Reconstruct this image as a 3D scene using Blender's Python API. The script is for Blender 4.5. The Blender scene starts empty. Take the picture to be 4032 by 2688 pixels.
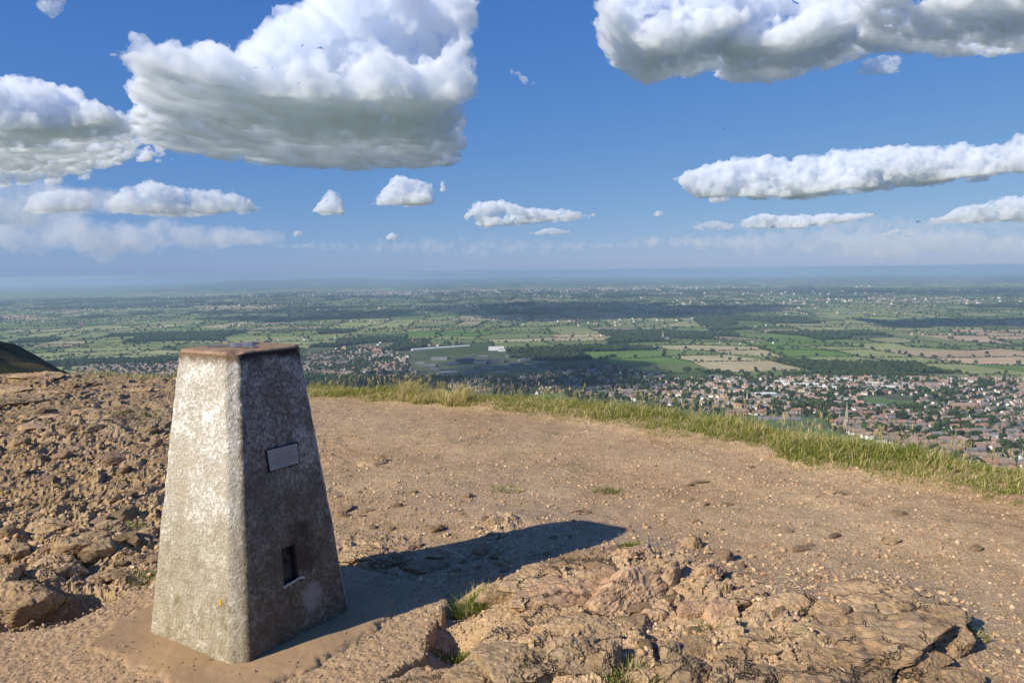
import bpy, bmesh, math, random, time
import numpy as np
from mathutils import Vector, Matrix
T0=time.time()
# ------------------------------------------------------------------ camera, sky, sun, exposure
EYE=1.54; PITCH=math.radians(5.25); ROLL=math.radians(-0.74); FPX=3029.0; PW,PH=4032,2688
scene=bpy.context.scene; col=scene.collection
cd=bpy.data.cameras.new('camera'); cam=bpy.data.objects.new('camera',cd); col.objects.link(cam)
cd.sensor_width=36.0; cd.lens=36.0*FPX/PW; cd.clip_start=0.05; cd.clip_end=400000
_c,_s=math.cos(ROLL),math.sin(ROLL)
_f=Vector((0,math.cos(PITCH),-math.sin(PITCH))); _u0=Vector((0,math.sin(PITCH),math.cos(PITCH))); _r0=Vector((1,0,0))
_r=_c*_r0+_s*_u0; _u=-_s*_r0+_c*_u0
cam.matrix_world=Matrix(((_r.x,_u.x,-_f.x,0),(_r.y,_u.y,-_f.y,0),(_r.z,_u.z,-_f.z,EYE),(0,0,0,1)))
scene.camera=cam
SUN_AZ=math.atan2(-1.60,-1.14); SUN_EL=math.radians(32.0)          # azimuth from +Y towards +X
SUN_DIR=Vector((math.sin(SUN_AZ)*math.cos(SUN_EL),math.cos(SUN_AZ)*math.cos(SUN_EL),math.sin(SUN_EL)))
world=bpy.data.worlds.new('World'); scene.world=world; world.use_nodes=True
wn=world.node_tree; bg=wn.nodes['Background']
sky=wn.nodes.new('ShaderNodeTexSky'); sky.sky_type='NISHITA'; sky.sun_disc=False
sky.sun_elevation=SUN_EL; sky.sun_rotation=SUN_AZ; sky.altitude=3000; sky.air_density=1.0; sky.dust_density=4.0; sky.ozone_density=1.0
# the camera's rendering of the sky: one response curve per colour channel, the same over the whole sky
sep=wn.nodes.new('ShaderNodeSeparateColor'); com=wn.nodes.new('ShaderNodeCombineColor'); wn.links.new(sky.outputs[0],sep.inputs[0])
for i,(g,k) in enumerate(((.961,.407),(.647,.443),(.26,.575))):
    a=wn.nodes.new('ShaderNodeMath'); a.operation='MULTIPLY'; a.inputs[1].default_value=.1; wn.links.new(sep.outputs[i],a.inputs[0])
    p=wn.nodes.new('ShaderNodeMath'); p.operation='POWER'; p.inputs[1].default_value=g; wn.links.new(a.outputs[0],p.inputs[0])
    q=wn.nodes.new('ShaderNodeMath'); q.operation='MULTIPLY'; q.inputs[1].default_value=k*10; wn.links.new(p.outputs[0],q.inputs[0]); wn.links.new(q.outputs[0],com.inputs[i])
wn.links.new(com.outputs[0],bg.inputs[0]); bg.inputs[1].default_value=0.10
sl=bpy.data.lights.new('sun','SUN'); sl.energy=4.8; sl.angle=math.radians(0.5); sl.color=(1.0,0.92,0.79)
so=bpy.data.objects.new('sun',sl); col.objects.link(so); so.rotation_euler=SUN_DIR.to_track_quat('Z','Y').to_euler(); so.location=(0,0,50)
vs=scene.view_settings; vs.view_transform='Standard'; vs.look='None'; vs.exposure=0.30; vs.gamma=1.0; vs.use_curve_mapping=False
scene.render.engine='CYCLES'
cy=scene.cycles; cy.max_bounces=26; cy.diffuse_bounces=2; cy.glossy_bounces=2; cy.transmission_bounces=2; cy.volume_bounces=24; cy.transparent_max_bounces=24
cy.volume_step_rate=0.4; cy.use_denoising=True; cy.caustics_reflective=False; cy.caustics_refractive=False; cy.sample_clamp_indirect=4.0
# ------------------------------------------------------------------ helpers
K=PW/2352.0
CAM=np.array([0,0,EYE]); VR=np.array(_r); VU=np.array(_u); VF=np.array(_f)
def ray(x,y):
    x=np.asarray(x,float)*K; y=np.asarray(y,float)*K
    return ((x-PW/2)/FPX)[...,None]*VR-((y-PH/2)/FPX)[...,None]*VU+VF
def at(x,y,z=0.0):
    d=ray(x,y); t=(z-EYE)/d[...,2]; return CAM+t[...,None]*d
def to_px(P):
    d=np.asarray(P,float)-CAM; w=d@VF
    return np.stack([(PW/2+FPX*(d@VR)/w)/K,(PH/2-FPX*(d@VU)/w)/K],-1)
def ss(a,b,x):
    t=np.clip((np.asarray(x,float)-a)/(b-a),0,1); return t*t*(3-2*t)
_rs=np.random.default_rng(7)
_PERM=np.tile(_rs.permutation(512),3); _GR=_rs.normal(size=(512,3)); _GR/=np.linalg.norm(_GR,axis=1)[:,None]
def perlin(P):
    P=np.asarray(P,float); I=np.floor(P).astype(int); f=P-I; I&=511; u=f*f*f*(f*(f*6-15)+10); out=np.zeros(len(P))
    for a in (0,1):
        wa=u[:,0] if a else 1-u[:,0]; pa=_PERM[(I[:,0]+a)&511]
        for b in (0,1):
            wb=wa*(u[:,1] if b else 1-u[:,1]); pb=_PERM[pa+((I[:,1]+b)&511)]
            for c in (0,1):
                g=_GR[_PERM[pb+((I[:,2]+c)&511)]&511]
                out+=wb*(u[:,2] if c else 1-u[:,2])*(g[:,0]*(f[:,0]-a)+g[:,1]*(f[:,1]-b)+g[:,2]*(f[:,2]-c))
    return out*1.5
def fbm(P,o=4,gain=.5,kind=0):
    P=np.asarray(P,float); s=np.zeros(len(P)); a=1.0
    for i in range(o):
        n=perlin(P*2.03**i+i*17.3); s+=a*(n if kind==0 else (abs(n)*2-.6 if kind==1 else .6-abs(n)*2)); a*=gain
    return s
def fbm2(x,y,sc,o=4,seed=0,gain=.5,kind=0):
    x=np.asarray(x,float); sh=x.shape
    return fbm(np.stack([x.ravel()/sc+seed*3.7,np.asarray(y,float).ravel()/sc-seed*1.3,np.full(x.size,seed*5.13)],1),o,gain,kind).reshape(sh)
def mesh_np(name,V,F,mats=(),fmat=None,smooth=False,fcol=None,vcol=None):
    V=np.ascontiguousarray(V,np.float32); F=np.ascontiguousarray(F,np.int32); n,k=F.shape
    me=bpy.data.meshes.new(name); me.vertices.add(len(V)); me.vertices.foreach_set('co',V.ravel())
    me.loops.add(n*k); me.loops.foreach_set('vertex_index',F.ravel()); me.polygons.add(n)
    me.polygons.foreach_set('loop_start',np.arange(0,n*k,k,dtype=np.int32))
    for m in mats: me.materials.append(m)
    if fmat is not None: me.polygons.foreach_set('material_index',np.asarray(fmat,np.int32))
    me.polygons.foreach_set('use_smooth',np.full(n,smooth,bool))
    if fcol is not None:
        a=me.attributes.new('tint','FLOAT_COLOR','FACE'); c=np.ones((n,4),np.float32); c[:,:3]=fcol; a.data.foreach_set('color',c.ravel())
    if vcol is not None:
        a=me.attributes.new('tint','FLOAT_COLOR','POINT'); c=np.ones((len(V),4),np.float32); c[:,:3]=vcol; a.data.foreach_set('color',c.ravel())
    me.update(calc_edges=True); return me
def link(name,me,parent=None,loc=None,rot=None,scale=None,label=None,cat=None,group=None,kind=None):
    o=bpy.data.objects.new(name,me); col.objects.link(o)
    if parent is not None: o.parent=parent
    if loc is not None: o.location=[float(v) for v in loc]
    if rot is not None: o.rotation_euler=rot
    if scale is not None: o.scale=scale
    if label: o['label']=label
    if cat: o['category']=cat
    if group: o['group']=group
    if kind: o['kind']=kind
    return o
def gridF(nu,nv,wrap=False):
    i,j=np.meshgrid(np.arange(nu if wrap else nu-1),np.arange(nv-1),indexing='ij'); i2=(i+1)%nu
    return np.stack([i*nv+j,i2*nv+j,i2*nv+j+1,i*nv+j+1],-1).reshape(-1,4)
def in_poly(x,y,poly):
    poly=np.asarray(poly); x=np.asarray(x); y=np.asarray(y); c=np.zeros(x.shape,bool); j=len(poly)-1
    for i in range(len(poly)):
        xi,yi=poly[i]; xj,yj=poly[j]
        c^=((yi>y)!=(yj>y))&(x<(xj-xi)*(y-yi)/(yj-yi+1e-12)+xi); j=i
    return c
def poly_dist(x,y,poly,closed=True):
    poly=np.asarray(poly,float); d=np.full(np.shape(x),1e9); n=len(poly)
    for i in range(n if closed else n-1):
        a=poly[i]; b=poly[(i+1)%n]; ab=b-a; t=np.clip(((x-a[0])*ab[0]+(y-a[1])*ab[1])/(ab@ab+1e-12),0,1)
        d=np.minimum(d,np.hypot(x-a[0]-t*ab[0],y-a[1]-t*ab[1]))
    return d
ICO={}
def ico(n):
    if n not in ICO:
        b=bmesh.new(); bmesh.ops.create_icosphere(b,subdivisions=n,radius=1.0)
        b.verts.ensure_lookup_table(); ICO[n]=(np.array([v.co[:] for v in b.verts]),np.array([[v.index for v in f.verts] for f in b.faces])); b.free()
    return ICO[n]
BOXV=np.array([(x,y,z) for x in (-.5,.5) for y in (-.5,.5) for z in (0,1)],float)
BOXF=np.array([(0,1,3,2),(4,6,7,5),(0,4,5,1),(2,3,7,6),(0,2,6,4),(1,5,7,3)])
def boxes(L):
    # L: (cx,cy,z0,sx,sy,sz)
    V=[];F=[]
    for i,(cx,cy,z,sx,sy,sz) in enumerate(L):
        V.append(BOXV*(sx,sy,sz)+(cx,cy,z)); F.append(BOXF+8*i)
    return np.concatenate(V),np.concatenate(F)
# materials
class MB:
    def __init__(s,name):
        s.m=bpy.data.materials.new(name); s.m.use_nodes=True; s.t=s.m.node_tree; s.t.nodes.clear(); s.out=s.t.nodes.new('ShaderNodeOutputMaterial')
    def n(s,ty,props=None,**inp):
        nd=s.t.nodes.new('ShaderNode'+ty)
        for k,v in (props or {}).items(): setattr(nd,k,v)
        for k,v in inp.items():
            k=int(k[1:]) if k[0]=='i' and k[1:].isdigit() else k.replace('_',' ')
            s.set(nd.inputs[k],v)
        return nd
    def set(s,sock,v):
        if isinstance(v,bpy.types.NodeSocket): s.t.links.new(v,sock)
        elif isinstance(v,bpy.types.Node): s.t.links.new(v.outputs[0],sock)
        else:
            if isinstance(v,(tuple,list)) and len(v)==3 and sock.type=='RGBA': v=(*v,1)
            sock.default_value=v
    def noise(s,vec,scale,detail=4,rough=.55,**k): return s.n('TexNoise',k or None,Vector=vec,Scale=scale,Detail=detail,Roughness=rough)
    def ramp(s,fac,stops,interp='LINEAR'):
        nd=s.n('ValToRGB',Fac=fac); cr=nd.color_ramp; cr.interpolation=interp
        while len(cr.elements)<len(stops): cr.elements.new(.5)
        for e,(p,c) in zip(cr.elements,stops):
            e.position=p; e.color=(c,c,c,1) if not isinstance(c,(tuple,list)) else (*c,1)
        return nd
    def mix(s,fac,a,b,blend='MIX'):
        nd=s.t.nodes.new('ShaderNodeMix'); nd.data_type='RGBA'; nd.blend_type=blend
        s.set(nd.inputs[0],fac); s.set(nd.inputs[6],a); s.set(nd.inputs[7],b); return nd.outputs[2]
    def math(s,op,a,b=0.0,clamp=False):
        nd=s.t.nodes.new('ShaderNodeMath'); nd.operation=op; nd.use_clamp=clamp; s.set(nd.inputs[0],a); s.set(nd.inputs[1],b); return nd.outputs[0]
    def bsdf(s,color,rough=.9,bump=None,strength=.5,dist=.01,metal=0.0,spec=.3,**k):
        p=s.n('BsdfPrincipled'); s.set(p.inputs['Base Color'],color); s.set(p.inputs['Roughness'],rough); p.inputs['Metallic'].default_value=metal; p.inputs['Specular IOR Level'].default_value=spec
        if bump is not None:
            b=s.n('Bump'); s.set(b.inputs['Height'],bump); b.inputs['Strength'].default_value=strength; b.inputs['Distance'].default_value=dist; s.t.links.new(b.outputs[0],p.inputs['Normal'])
        s.t.links.new(p.outputs[0],s.out.inputs['Surface']); return p
def plain(name,c,rough=.85,metal=0.0,var=.15,scale=3.0,spec=.3):
    m=MB(name); co=m.n('TexCoord').outputs['Object']; nz=m.noise(co,scale,5)
    f=m.ramp(nz.outputs[0],[(.3,1-var),(.7,1+var)]); m.bsdf(m.mix(1.0,tuple(c),f.outputs[0],'MULTIPLY'),rough,metal=metal,spec=spec); return m.m
# ------------------------------------------------------------------ terrain heights
_LD=np.log([10,30,100,300,600,900,1300,1800,2500,3500,5000,8000,200000]); _LZ=np.array([-1,-9,-48,-132,-200,-236,-272,-306,-340,-364,-375,-378,-378],float)
_ld=np.linspace(_LD[0],_LD[-1],900); _lz=np.interp(_ld,_LD,_LZ); _kk=np.hanning(41); _kk/=_kk.sum(); _lz=np.convolve(np.pad(_lz,20,'edge'),_kk,'valid')
def zt(x,y):
    x=np.asarray(x,float); y=np.asarray(y,float); d=np.hypot(x,y)+1e-6; az=np.degrees(np.arctan2(x,y))
    z=np.interp(np.log(d),_ld,_lz)
    z=z+fbm2(x,y,1800,3,1)*12*ss(1500,5000,d)+fbm2(x,y,7000,3,2)*22*ss(6000,16000,d)
    z=z+fbm2(x,y,350,3,3)*7*ss(120,500,d)*(1-ss(2500,4000,d))
    z=z+240*np.exp(-((az+13)/5.5)**2-((d-40000)/7000)**2)*(1+.35*fbm2(az,d*0,1.6,3,4))+120*np.exp(-((az-2)/9)**2-((d-46000)/6000)**2)
    z=z+130*np.exp(-((az+19.5)/1.6)**2-((d-38000)/5000)**2)
    return z-d*d/(2*7.4e6)*ss(2000,6000,d)
def far(x,y):
    # point of the land seen at photo position (x,y)
    dr=ray(x,y); sh=dr.shape[:-1]; dr=dr.reshape(-1,3); dr=dr/np.hypot(dr[:,0],dr[:,1])[:,None]
    ts=np.exp(np.linspace(math.log(150),math.log(72000),1500)); out=np.zeros((len(dr),3))
    for i,d in enumerate(dr):
        P=CAM+ts[:,None]*d; k=np.argmax(zt(P[:,0],P[:,1])>P[:,2]); k=k if k>0 else len(ts)-1
        tt=np.linspace(ts[max(k-1,0)],ts[k],30); P=CAM+tt[:,None]*d; j=np.argmin(abs(zt(P[:,0],P[:,1])-P[:,2])); out[i]=P[j]
    return out.reshape(sh+(3,))
# summit edge as a radius over azimuth (inner border of the grass belt)
_EP=[(-600,862),(0,862),(200,870),(390,874),(560,884),(705,905),(880,918),(1070,931),(1280,955),(1480,987),(1700,1022),(1920,1078),(2100,1105),(2300,1150),(2352,1165),(2600,1235),(3000,1350)]
_ep=at(np.array([p[0] for p in _EP]),np.array([p[1] for p in _EP])); _ea=np.arctan2(_ep[:,0],_ep[:,1]); _er=np.hypot(_ep[:,0],_ep[:,1])
def redge(az): return np.interp(az,_ea,_er)
# ------------------------------------------------------------------ materials of the summit
def mat_dirt():
    m=MB('summit dirt'); co=m.n('TexCoord').outputs['Object']
    n1=m.noise(co,0.7,6,.6); n2=m.noise(co,9,6,.7); n3=m.noise(co,60,4,.7); vo=m.n('TexVoronoi',{'feature':'F1'},Vector=co,Scale=55.0); vo2=m.n('TexVoronoi',Vector=co,Scale=130.0)
    base=m.ramp(n1.outputs[0],[(.3,(.35,.235,.135)),(.48,(.45,.315,.185)),(.62,(.52,.38,.225)),(.75,(.43,.30,.19))])
    f2=m.ramp(n2.outputs[0],[(.3,.72),(.55,1.0),(.75,1.25)]); n0=m.noise(co,.33,5,.65); bs=m.mix(m.ramp(n0.outputs[0],[(.45,0.0),(.60,.75)]).outputs[0],base.outputs[0],(.40,.295,.205)); c=m.mix(1.0,bs,f2.outputs[0],'MULTIPLY')
    peb=m.ramp(vo.outputs['Color'],[(.1,(.25,.175,.115)),(.45,(.40,.285,.18)),(.8,(.55,.42,.28)),(.97,(.66,.56,.43))])
    pm=m.math('MULTIPLY',m.ramp(vo.outputs['Distance'],[(.25,1.0),(.42,0.0)]).outputs[0],m.ramp(n2.outputs[0],[(.42,0.0),(.62,.75)]).outputs[0])
    c=m.mix(pm,c,peb.outputs[0])
    sp=m.ramp(vo2.outputs['Color'],[(.0,.55),(.5,1.0),(.95,1.5)]); c=m.mix(.9,c,sp.outputs[0],'MULTIPLY')
    gr=m.ramp(m.noise(co,1.9,7,.75).outputs[0],[(.57,0.0),(.66,.55)]); c=m.mix(gr.outputs[0],c,(.14,.13,.065))
    h=m.math('ADD',m.math('MULTIPLY',m.math('MULTIPLY',vo.outputs['Distance'],-1.0),pm),m.math('ADD',m.math('MULTIPLY',n3.outputs[0],.5),m.math('MULTIPLY',vo2.outputs['Distance'],-.35)))
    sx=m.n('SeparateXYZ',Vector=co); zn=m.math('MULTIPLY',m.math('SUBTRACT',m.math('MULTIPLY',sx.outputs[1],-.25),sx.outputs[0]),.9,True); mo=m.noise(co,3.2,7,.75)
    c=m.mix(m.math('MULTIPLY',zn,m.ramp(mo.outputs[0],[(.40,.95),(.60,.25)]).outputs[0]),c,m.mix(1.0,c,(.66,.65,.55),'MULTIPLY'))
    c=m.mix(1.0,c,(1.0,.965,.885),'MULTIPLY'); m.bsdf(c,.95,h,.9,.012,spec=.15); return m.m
def mat_rock(name,c1,c2,c3,lichen=.5):
    m=MB(name); tc=m.n('TexCoord').outputs['Object']; oi=m.n('ObjectInfo')
    co=m.n('VectorMath',{'operation':'ADD'},i0=tc,i1=m.n('VectorMath',{'operation':'SCALE'},i0=oi.outputs['Location'],Scale=1.7).outputs[0]).outputs[0]
    n1=m.noise(co,4.0,7,.65); n2=m.noise(co,22,6,.7); n3=m.noise(co,90,4,.75)
    wv=m.n('TexWave',{'wave_type':'BANDS','bands_direction':'DIAGONAL'},Vector=co,Scale=4.0,Distortion=22.0,Detail=6.0,Detail_Scale=3.5)
    c=m.ramp(n1.outputs[0],[(.3,c1),(.5,c2),(.68,c3)]).outputs[0]
    c=m.mix(m.ramp(wv.outputs[1],[(.45,0.0),(.95,.12)]).outputs[0],c,c1)
    c=m.mix(1.0,c,m.ramp(n2.outputs[0],[(.28,.62),(.5,1.0),(.72,1.3)]).outputs[0],'MULTIPLY')
    li=m.math('MULTIPLY',m.ramp(m.noise(co,7,8,.8).outputs[0],[(.56,0.0),(.62,1.0)]).outputs[0],m.ramp(n3.outputs[0],[(.4,0.0),(.6,lichen)]).outputs[0])
    c=m.mix(li,c,(.40,.39,.33))
    dk=m.ramp(m.noise(co,5,8,.8).outputs[0],[(.32,.75*lichen),(.42,0.0)]); c=m.mix(dk.outputs[0],c,(.075,.065,.05))
    wc=m.n('VectorMath',{'operation':'ADD'},i0=co,i1=m.n('VectorMath',{'operation':'SCALE'},i0=m.noise(co,6,4,.7).outputs['Color'],Scale=.22).outputs[0]).outputs[0]; vk=m.n('TexVoronoi',{'feature':'DISTANCE_TO_EDGE'},Vector=m.n('Mapping',Vector=wc,Rotation=(.3,.2,.6),Scale=(1,2.1,1.4)).outputs[0],Scale=3.4); ck=m.math('MULTIPLY',m.ramp(vk.outputs['Distance'],[(.0,1.0),(.018,.6),(.045,0.0)]).outputs[0],m.ramp(m.noise(co,3,3).outputs[0],[(.40,0.0),(.56,1.0)]).outputs[0]); c=m.mix(m.math('MULTIPLY',ck,.75),c,(.085,.065,.048))
    gt=m.ramp(oi.outputs['Random'],[(0,.8),(1,1.2)]); c=m.mix(1.0,c,gt.outputs[0],'MULTIPLY')
    h=m.math('ADD',m.math('MULTIPLY',n2.outputs[0],1.0),m.math('SUBTRACT',m.math('MULTIPLY',n3.outputs[0],.4),m.math('MULTIPLY',ck,1.6)))
    c=m.mix(1.0,c,(1.0,.945,.835),'MULTIPLY'); m.bsdf(c,.9,h,.85,.022,spec=.2); return m.m
M_DIRT=mat_dirt()
M_ROCK=[mat_rock('tan rock',(.30,.205,.12),(.45,.32,.195),(.53,.40,.255),.45),mat_rock('pink rock',(.38,.24,.155),(.50,.345,.225),(.56,.42,.28),.3),mat_rock('dark lichened rock',(.24,.178,.112),(.38,.28,.178),(.48,.36,.225),.75)]
# ------------------------------------------------------------------ the summit
PAD=np.array([(0,1433),(125,1421),(163,1412),(200,1390),(275,1358),(302,1341),(348,1336),(470,1318),(560,1300),(690,1282),(785,1279),(850,1296),(915,1308),(965,1322),(999,1331),(1024,1348),(1036,1372),(1018,1412),(988,1452),(989,1492),(940,1518),(890,1560),(840,1600),(600,1760),(0,1900),(-200,1800),(-140,1440)],float)
PADW=at(PAD[:,0],PAD[:,1])[:,:2]
SLAB=np.array([(800,1333),(876,1351),(914,1367),(914,1411),(880,1430),(820,1474),(741,1520),(680,1551),(640,1572),(560,1600),(440,1592),(379,1567),(317,1542),(268,1518),(237,1496),(186,1484),(246,1424),(313,1391),(370,1362),(500,1340),(650,1330)],float)
SLABW=at(SLAB[:,0],SLAB[:,1])[:,:2]
_MO=[(1130,1370,.03,.28),(1290,1345,.10,.30),(1480,1310,.13,.34),(1620,1400,.10,.36),(1330,1450,.07,.26),(1750,1420,.05,.35),(1950,1450,.12,.42),(2060,1390,.10,.30),(1850,1530,.07,.4),(1200,1550,.14,.24),(1420,1545,.12,.26),(1700,1555,.07,.3),
 (1042,1440,-.13,.10),(1045,1490,-.10,.10),(1050,1380,-.06,.12),(165,1375,-.26,.13),(215,1385,-.2,.10),(40,1350,.13,.22),(120,1270,.08,.25),(0,1230,.06,.4),(250,1250,.07,.25),(230,1180,.06,.3),
 (60,930,.10,1.1),(200,980,.14,.8),(90,880,.22,.8),(330,900,.05,.8),(850,1255,.04,.3),(1150,1180,.04,.25),(30,1030,.08,.7),(330,1060,.08,.5)]
_mp=at(np.array([q[0] for q in _MO]),np.array([q[1] for q in _MO]))
_ROUGH=[(1290,1360,.30),(1480,1320,.33),(1620,1400,.30),(1330,1450,.26),(1250,1545,.3),(1450,1550,.3),(1780,1540,.3),(860,1255,.22),(1150,1195,.12)]
_rp=at(np.array([q[0] for q in _ROUGH]),np.array([q[1] for q in _ROUGH]))
def saw(s): f=s-np.floor(s); return np.where(f<.86,f/.86,(1-f)/.14)-.5
def gh(x,y,fine=True):
    x=np.asarray(x,float); y=np.asarray(y,float); r=np.hypot(x,y); az=np.arctan2(x,y); azd=np.degrees(az)
    z=-.035+.03*fbm2(x,y,2.5,2,11)+.012*fbm2(x,y,.5,3,12)
    for q,p in zip(_MO,_mp): z=z+q[2]*(.7 if q[2]>0 else 1)*np.exp(-((x-p[0])**2+(y-p[1])**2)/q[3]**2)
    rough=ss(-11,-19,azd)*(1-.55*np.exp(-((azd+14)/5)**2)*ss(5,8,r))*(1-.3*ss(7,10,r))
    for q,p in zip(_ROUGH,_rp): rough=np.maximum(rough,1.15*np.exp(-((x-p[0])**2+(y-p[1])**2)/q[2]**2))
    if fine:
        wx=x+.10*fbm2(x,y,.35,3,21); wy=y+.10*fbm2(x,y,.35,3,22)
        am=ss(-.25,.45,fbm2(x,y,.55,2,23))
        L=saw((wx*.83+wy*.56)/.34+.7*fbm2(x,y,.6,2,24))*.080*am+saw((wx*.95+wy*.2)/.13+.8*fbm2(x,y,.25,2,25))*.040*ss(-.3,.4,fbm2(x,y,.4,2,26))+saw((wx*.9+wy*.45)/.055+.9*fbm2(x,y,.11,2,28))*.016+.010*fbm2(x,y,.12,3,27,.55,2)
        z=z+rough*L+(.25+.75*rough)*(.010*fbm2(x,y,.09,4,13,.6)+.005*fbm2(x,y,.03,2,14))
    R=redge(az); e=r-R; e1=np.clip(e-.35,0,None); z=z-np.where(e1<2.25,.10*e1**2,.506+.45*(e1-2.25))
    z=z+.05*ss(-.25,.2,e)*(1-ss(.6,1.4,e))*ss(-14,-8,azd)
    dn=poly_dist(x,y,PADW); ins=in_poly(x,y,PADW); z=np.where(ins,np.minimum(z,-.03-1.5*np.clip(dn,0,.1)),z)
    # the ground drops beside the broken right-hand edge of the plinth
    return z
na,nr=720,480
AZ=np.radians(np.linspace(-52,52,na)); RR=np.exp(np.linspace(math.log(1.7),math.log(19),nr))
A_,R_=np.meshgrid(AZ,RR,indexing='ij'); gx,gy=R_*np.sin(A_),R_*np.cos(A_)
gz=gh(gx,gy)
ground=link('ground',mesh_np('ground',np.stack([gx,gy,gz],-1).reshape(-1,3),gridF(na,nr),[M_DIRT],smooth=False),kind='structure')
print('ground',time.time()-T0)
# hillside below the summit
def mat_hillside():
    m=MB('hillside grass'); co=m.n('TexCoord').outputs['Object']
    a=m.noise(co,.035,7,.7); b=m.noise(co,.9,6,.7); c=m.noise(co,9,5,.7)
    k=m.ramp(a.outputs[0],[(.32,(.022,.030,.012)),(.46,(.05,.05,.022)),(.58,(.10,.08,.038)),(.72,(.035,.045,.017))]).outputs[0]
    k=m.mix(.8,k,m.ramp(b.outputs[0],[(.3,.55),(.7,1.4)]).outputs[0],'MULTIPLY')
    m.bsdf(k,1.0,m.math('ADD',b.outputs[0],c.outputs[0]),1.0,.4,spec=.05); return m.m
M_HILL=mat_hillside()
na2,nr2=260,170
AZ2=np.radians(np.linspace(-80,80,na2)); t2=np.linspace(0,1,nr2)
A2,T2=np.meshgrid(AZ2,t2,indexing='ij'); R2=np.exp(math.log(14)+(math.log(1250)-math.log(14))*T2)
x2,y2=R2*np.sin(A2),R2*np.cos(A2); e2=np.clip(R2-redge(A2)-.35,0,None); znear=-.06-np.where(e2<2.25,.10*e2**2,.506+.45*(e2-2.25)); znear-=.35
w2=ss(25,130,R2); z2=znear*(1-w2)+zt(x2,y2)*w2+ (1-ss(900,1250,R2))*.0
link('hillside',mesh_np('hillside',np.stack([x2,y2,z2],-1).reshape(-1,3),gridF(na2,nr2),[M_HILL],smooth=True),kind='structure')
# the neighbouring hill that cuts in at the left edge
nh=120; u=np.linspace(-1,1,nh); hx,hy=np.meshgrid(u*330-430,u*330+430,indexing='ij')
rho=np.hypot(hx+430,hy-430); bz=zt(hx,hy)
hz=bz+186*np.exp(-(rho/258)**2)*(1+.05*fbm2(hx,hy,60,4,31))+fbm2(hx,hy,26,4,32)*3.0*np.exp(-(rho/230)**2)+8-80*ss(250,330,rho)
keep=rho<328; F=gridF(nh,nh); F=F[keep.ravel()[F].all(1)]
link('hill',mesh_np('hill',np.stack([hx,hy,hz],-1).reshape(-1,3),F,[M_HILL],smooth=True),kind='structure')
# ------------------------------------------------------------------ the plain: a patchwork of fields in one sheet
def mat_fields():
    m=MB('fields'); co=m.n('TexCoord').outputs['Object']; at_=m.n('Attribute',{'attribute_name':'tint'}).outputs['Color']
    a=m.noise(co,.006,6,.65); b=m.noise(co,.05,5,.7)
    k=m.mix(.9,at_,m.ramp(a.outputs[0],[(.3,.78),(.7,1.22)]).outputs[0],'MULTIPLY'); k=m.mix(.7,k,m.ramp(b.outputs[0],[(.3,.8),(.7,1.2)]).outputs[0],'MULTIPLY')
    wv=m.n('TexWave',{'bands_direction':'X'},Vector=co,Scale=.045,Distortion=3.0); k=m.mix(.35,k,m.ramp(wv.outputs[1],[(.3,1.0),(.95,.8)]).outputs[0],'MULTIPLY')
    m.bsdf(k,1.0,spec=.05); return m.m
M_FIELD=mat_fields()
rng=np.random.default_rng(42)
CS=245.0; NX,NY=142,82
iu,iv=np.meshgrid(np.arange(NX+1),np.arange(NY+1),indexing='ij')
qx=(iu-NX/2)*CS; qy=iv*CS+500.0
qx0,qy0=qx.copy(),qy.copy()
jx,jy=rng.uniform(-.30,.30,qx.shape)*CS,rng.uniform(-.30,.30,qx.shape)*CS
fx=qx+jx+420*fbm2(qx0,qy0,2600,2,41); fy=qy+jy+420*fbm2(qx0,qy0,2600,2,42)
def vid(i,j): return i*(NY+1)+j
# merge neighbouring cells into larger fields by sharing a field number
fieldno=np.arange(NX*NY).reshape(NX,NY)
for i in range(NX-1):
    for j in range(NY-1):
        r=rng.random()
        if r<.16: fieldno[i+1,j]=fieldno[i,j]
        elif r<.30: fieldno[i,j+1]=fieldno[i,j]
PAL=np.array([(.17,.20,.065),(.20,.225,.08),(.25,.255,.10),(.31,.29,.125),(.36,.32,.15),(.10,.125,.045),(.44,.35,.20),(.38,.27,.18),(.14,.19,.05),(.08,.10,.038)])
PP=np.array([.17,.16,.17,.12,.09,.08,.07,.035,.07,.035]); PP/=PP.sum()
fcolr=PAL[rng.choice(len(PAL),NX*NY,p=PP)]*np.array([.82,.92,.85])*rng.uniform(.85,1.15,(NX*NY,1))
Q=np.array([(vid(i,j),vid(i+1,j),vid(i+1,j+1),vid(i,j+1)) for i in range(NX) for j in range(NY)])
PV=np.stack([fx.ravel(),fy.ravel()],1); cen=PV[Q].mean(1); cd_=np.hypot(cen[:,0],cen[:,1]); cz=zt(cen[:,0],cen[:,1]); cpx=to_px(np.stack([cen[:,0],cen[:,1],cz],1))
fno=fieldno.reshape(-1); fcl=fcolr[fno]
WOODNOISE=fbm2(cen[:,0],cen[:,1],1500,3,44); wood=((WOODNOISE>.50)|(rng.random(len(cen))<.05))&(cd_>2300)
wood=wood[fno]
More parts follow.
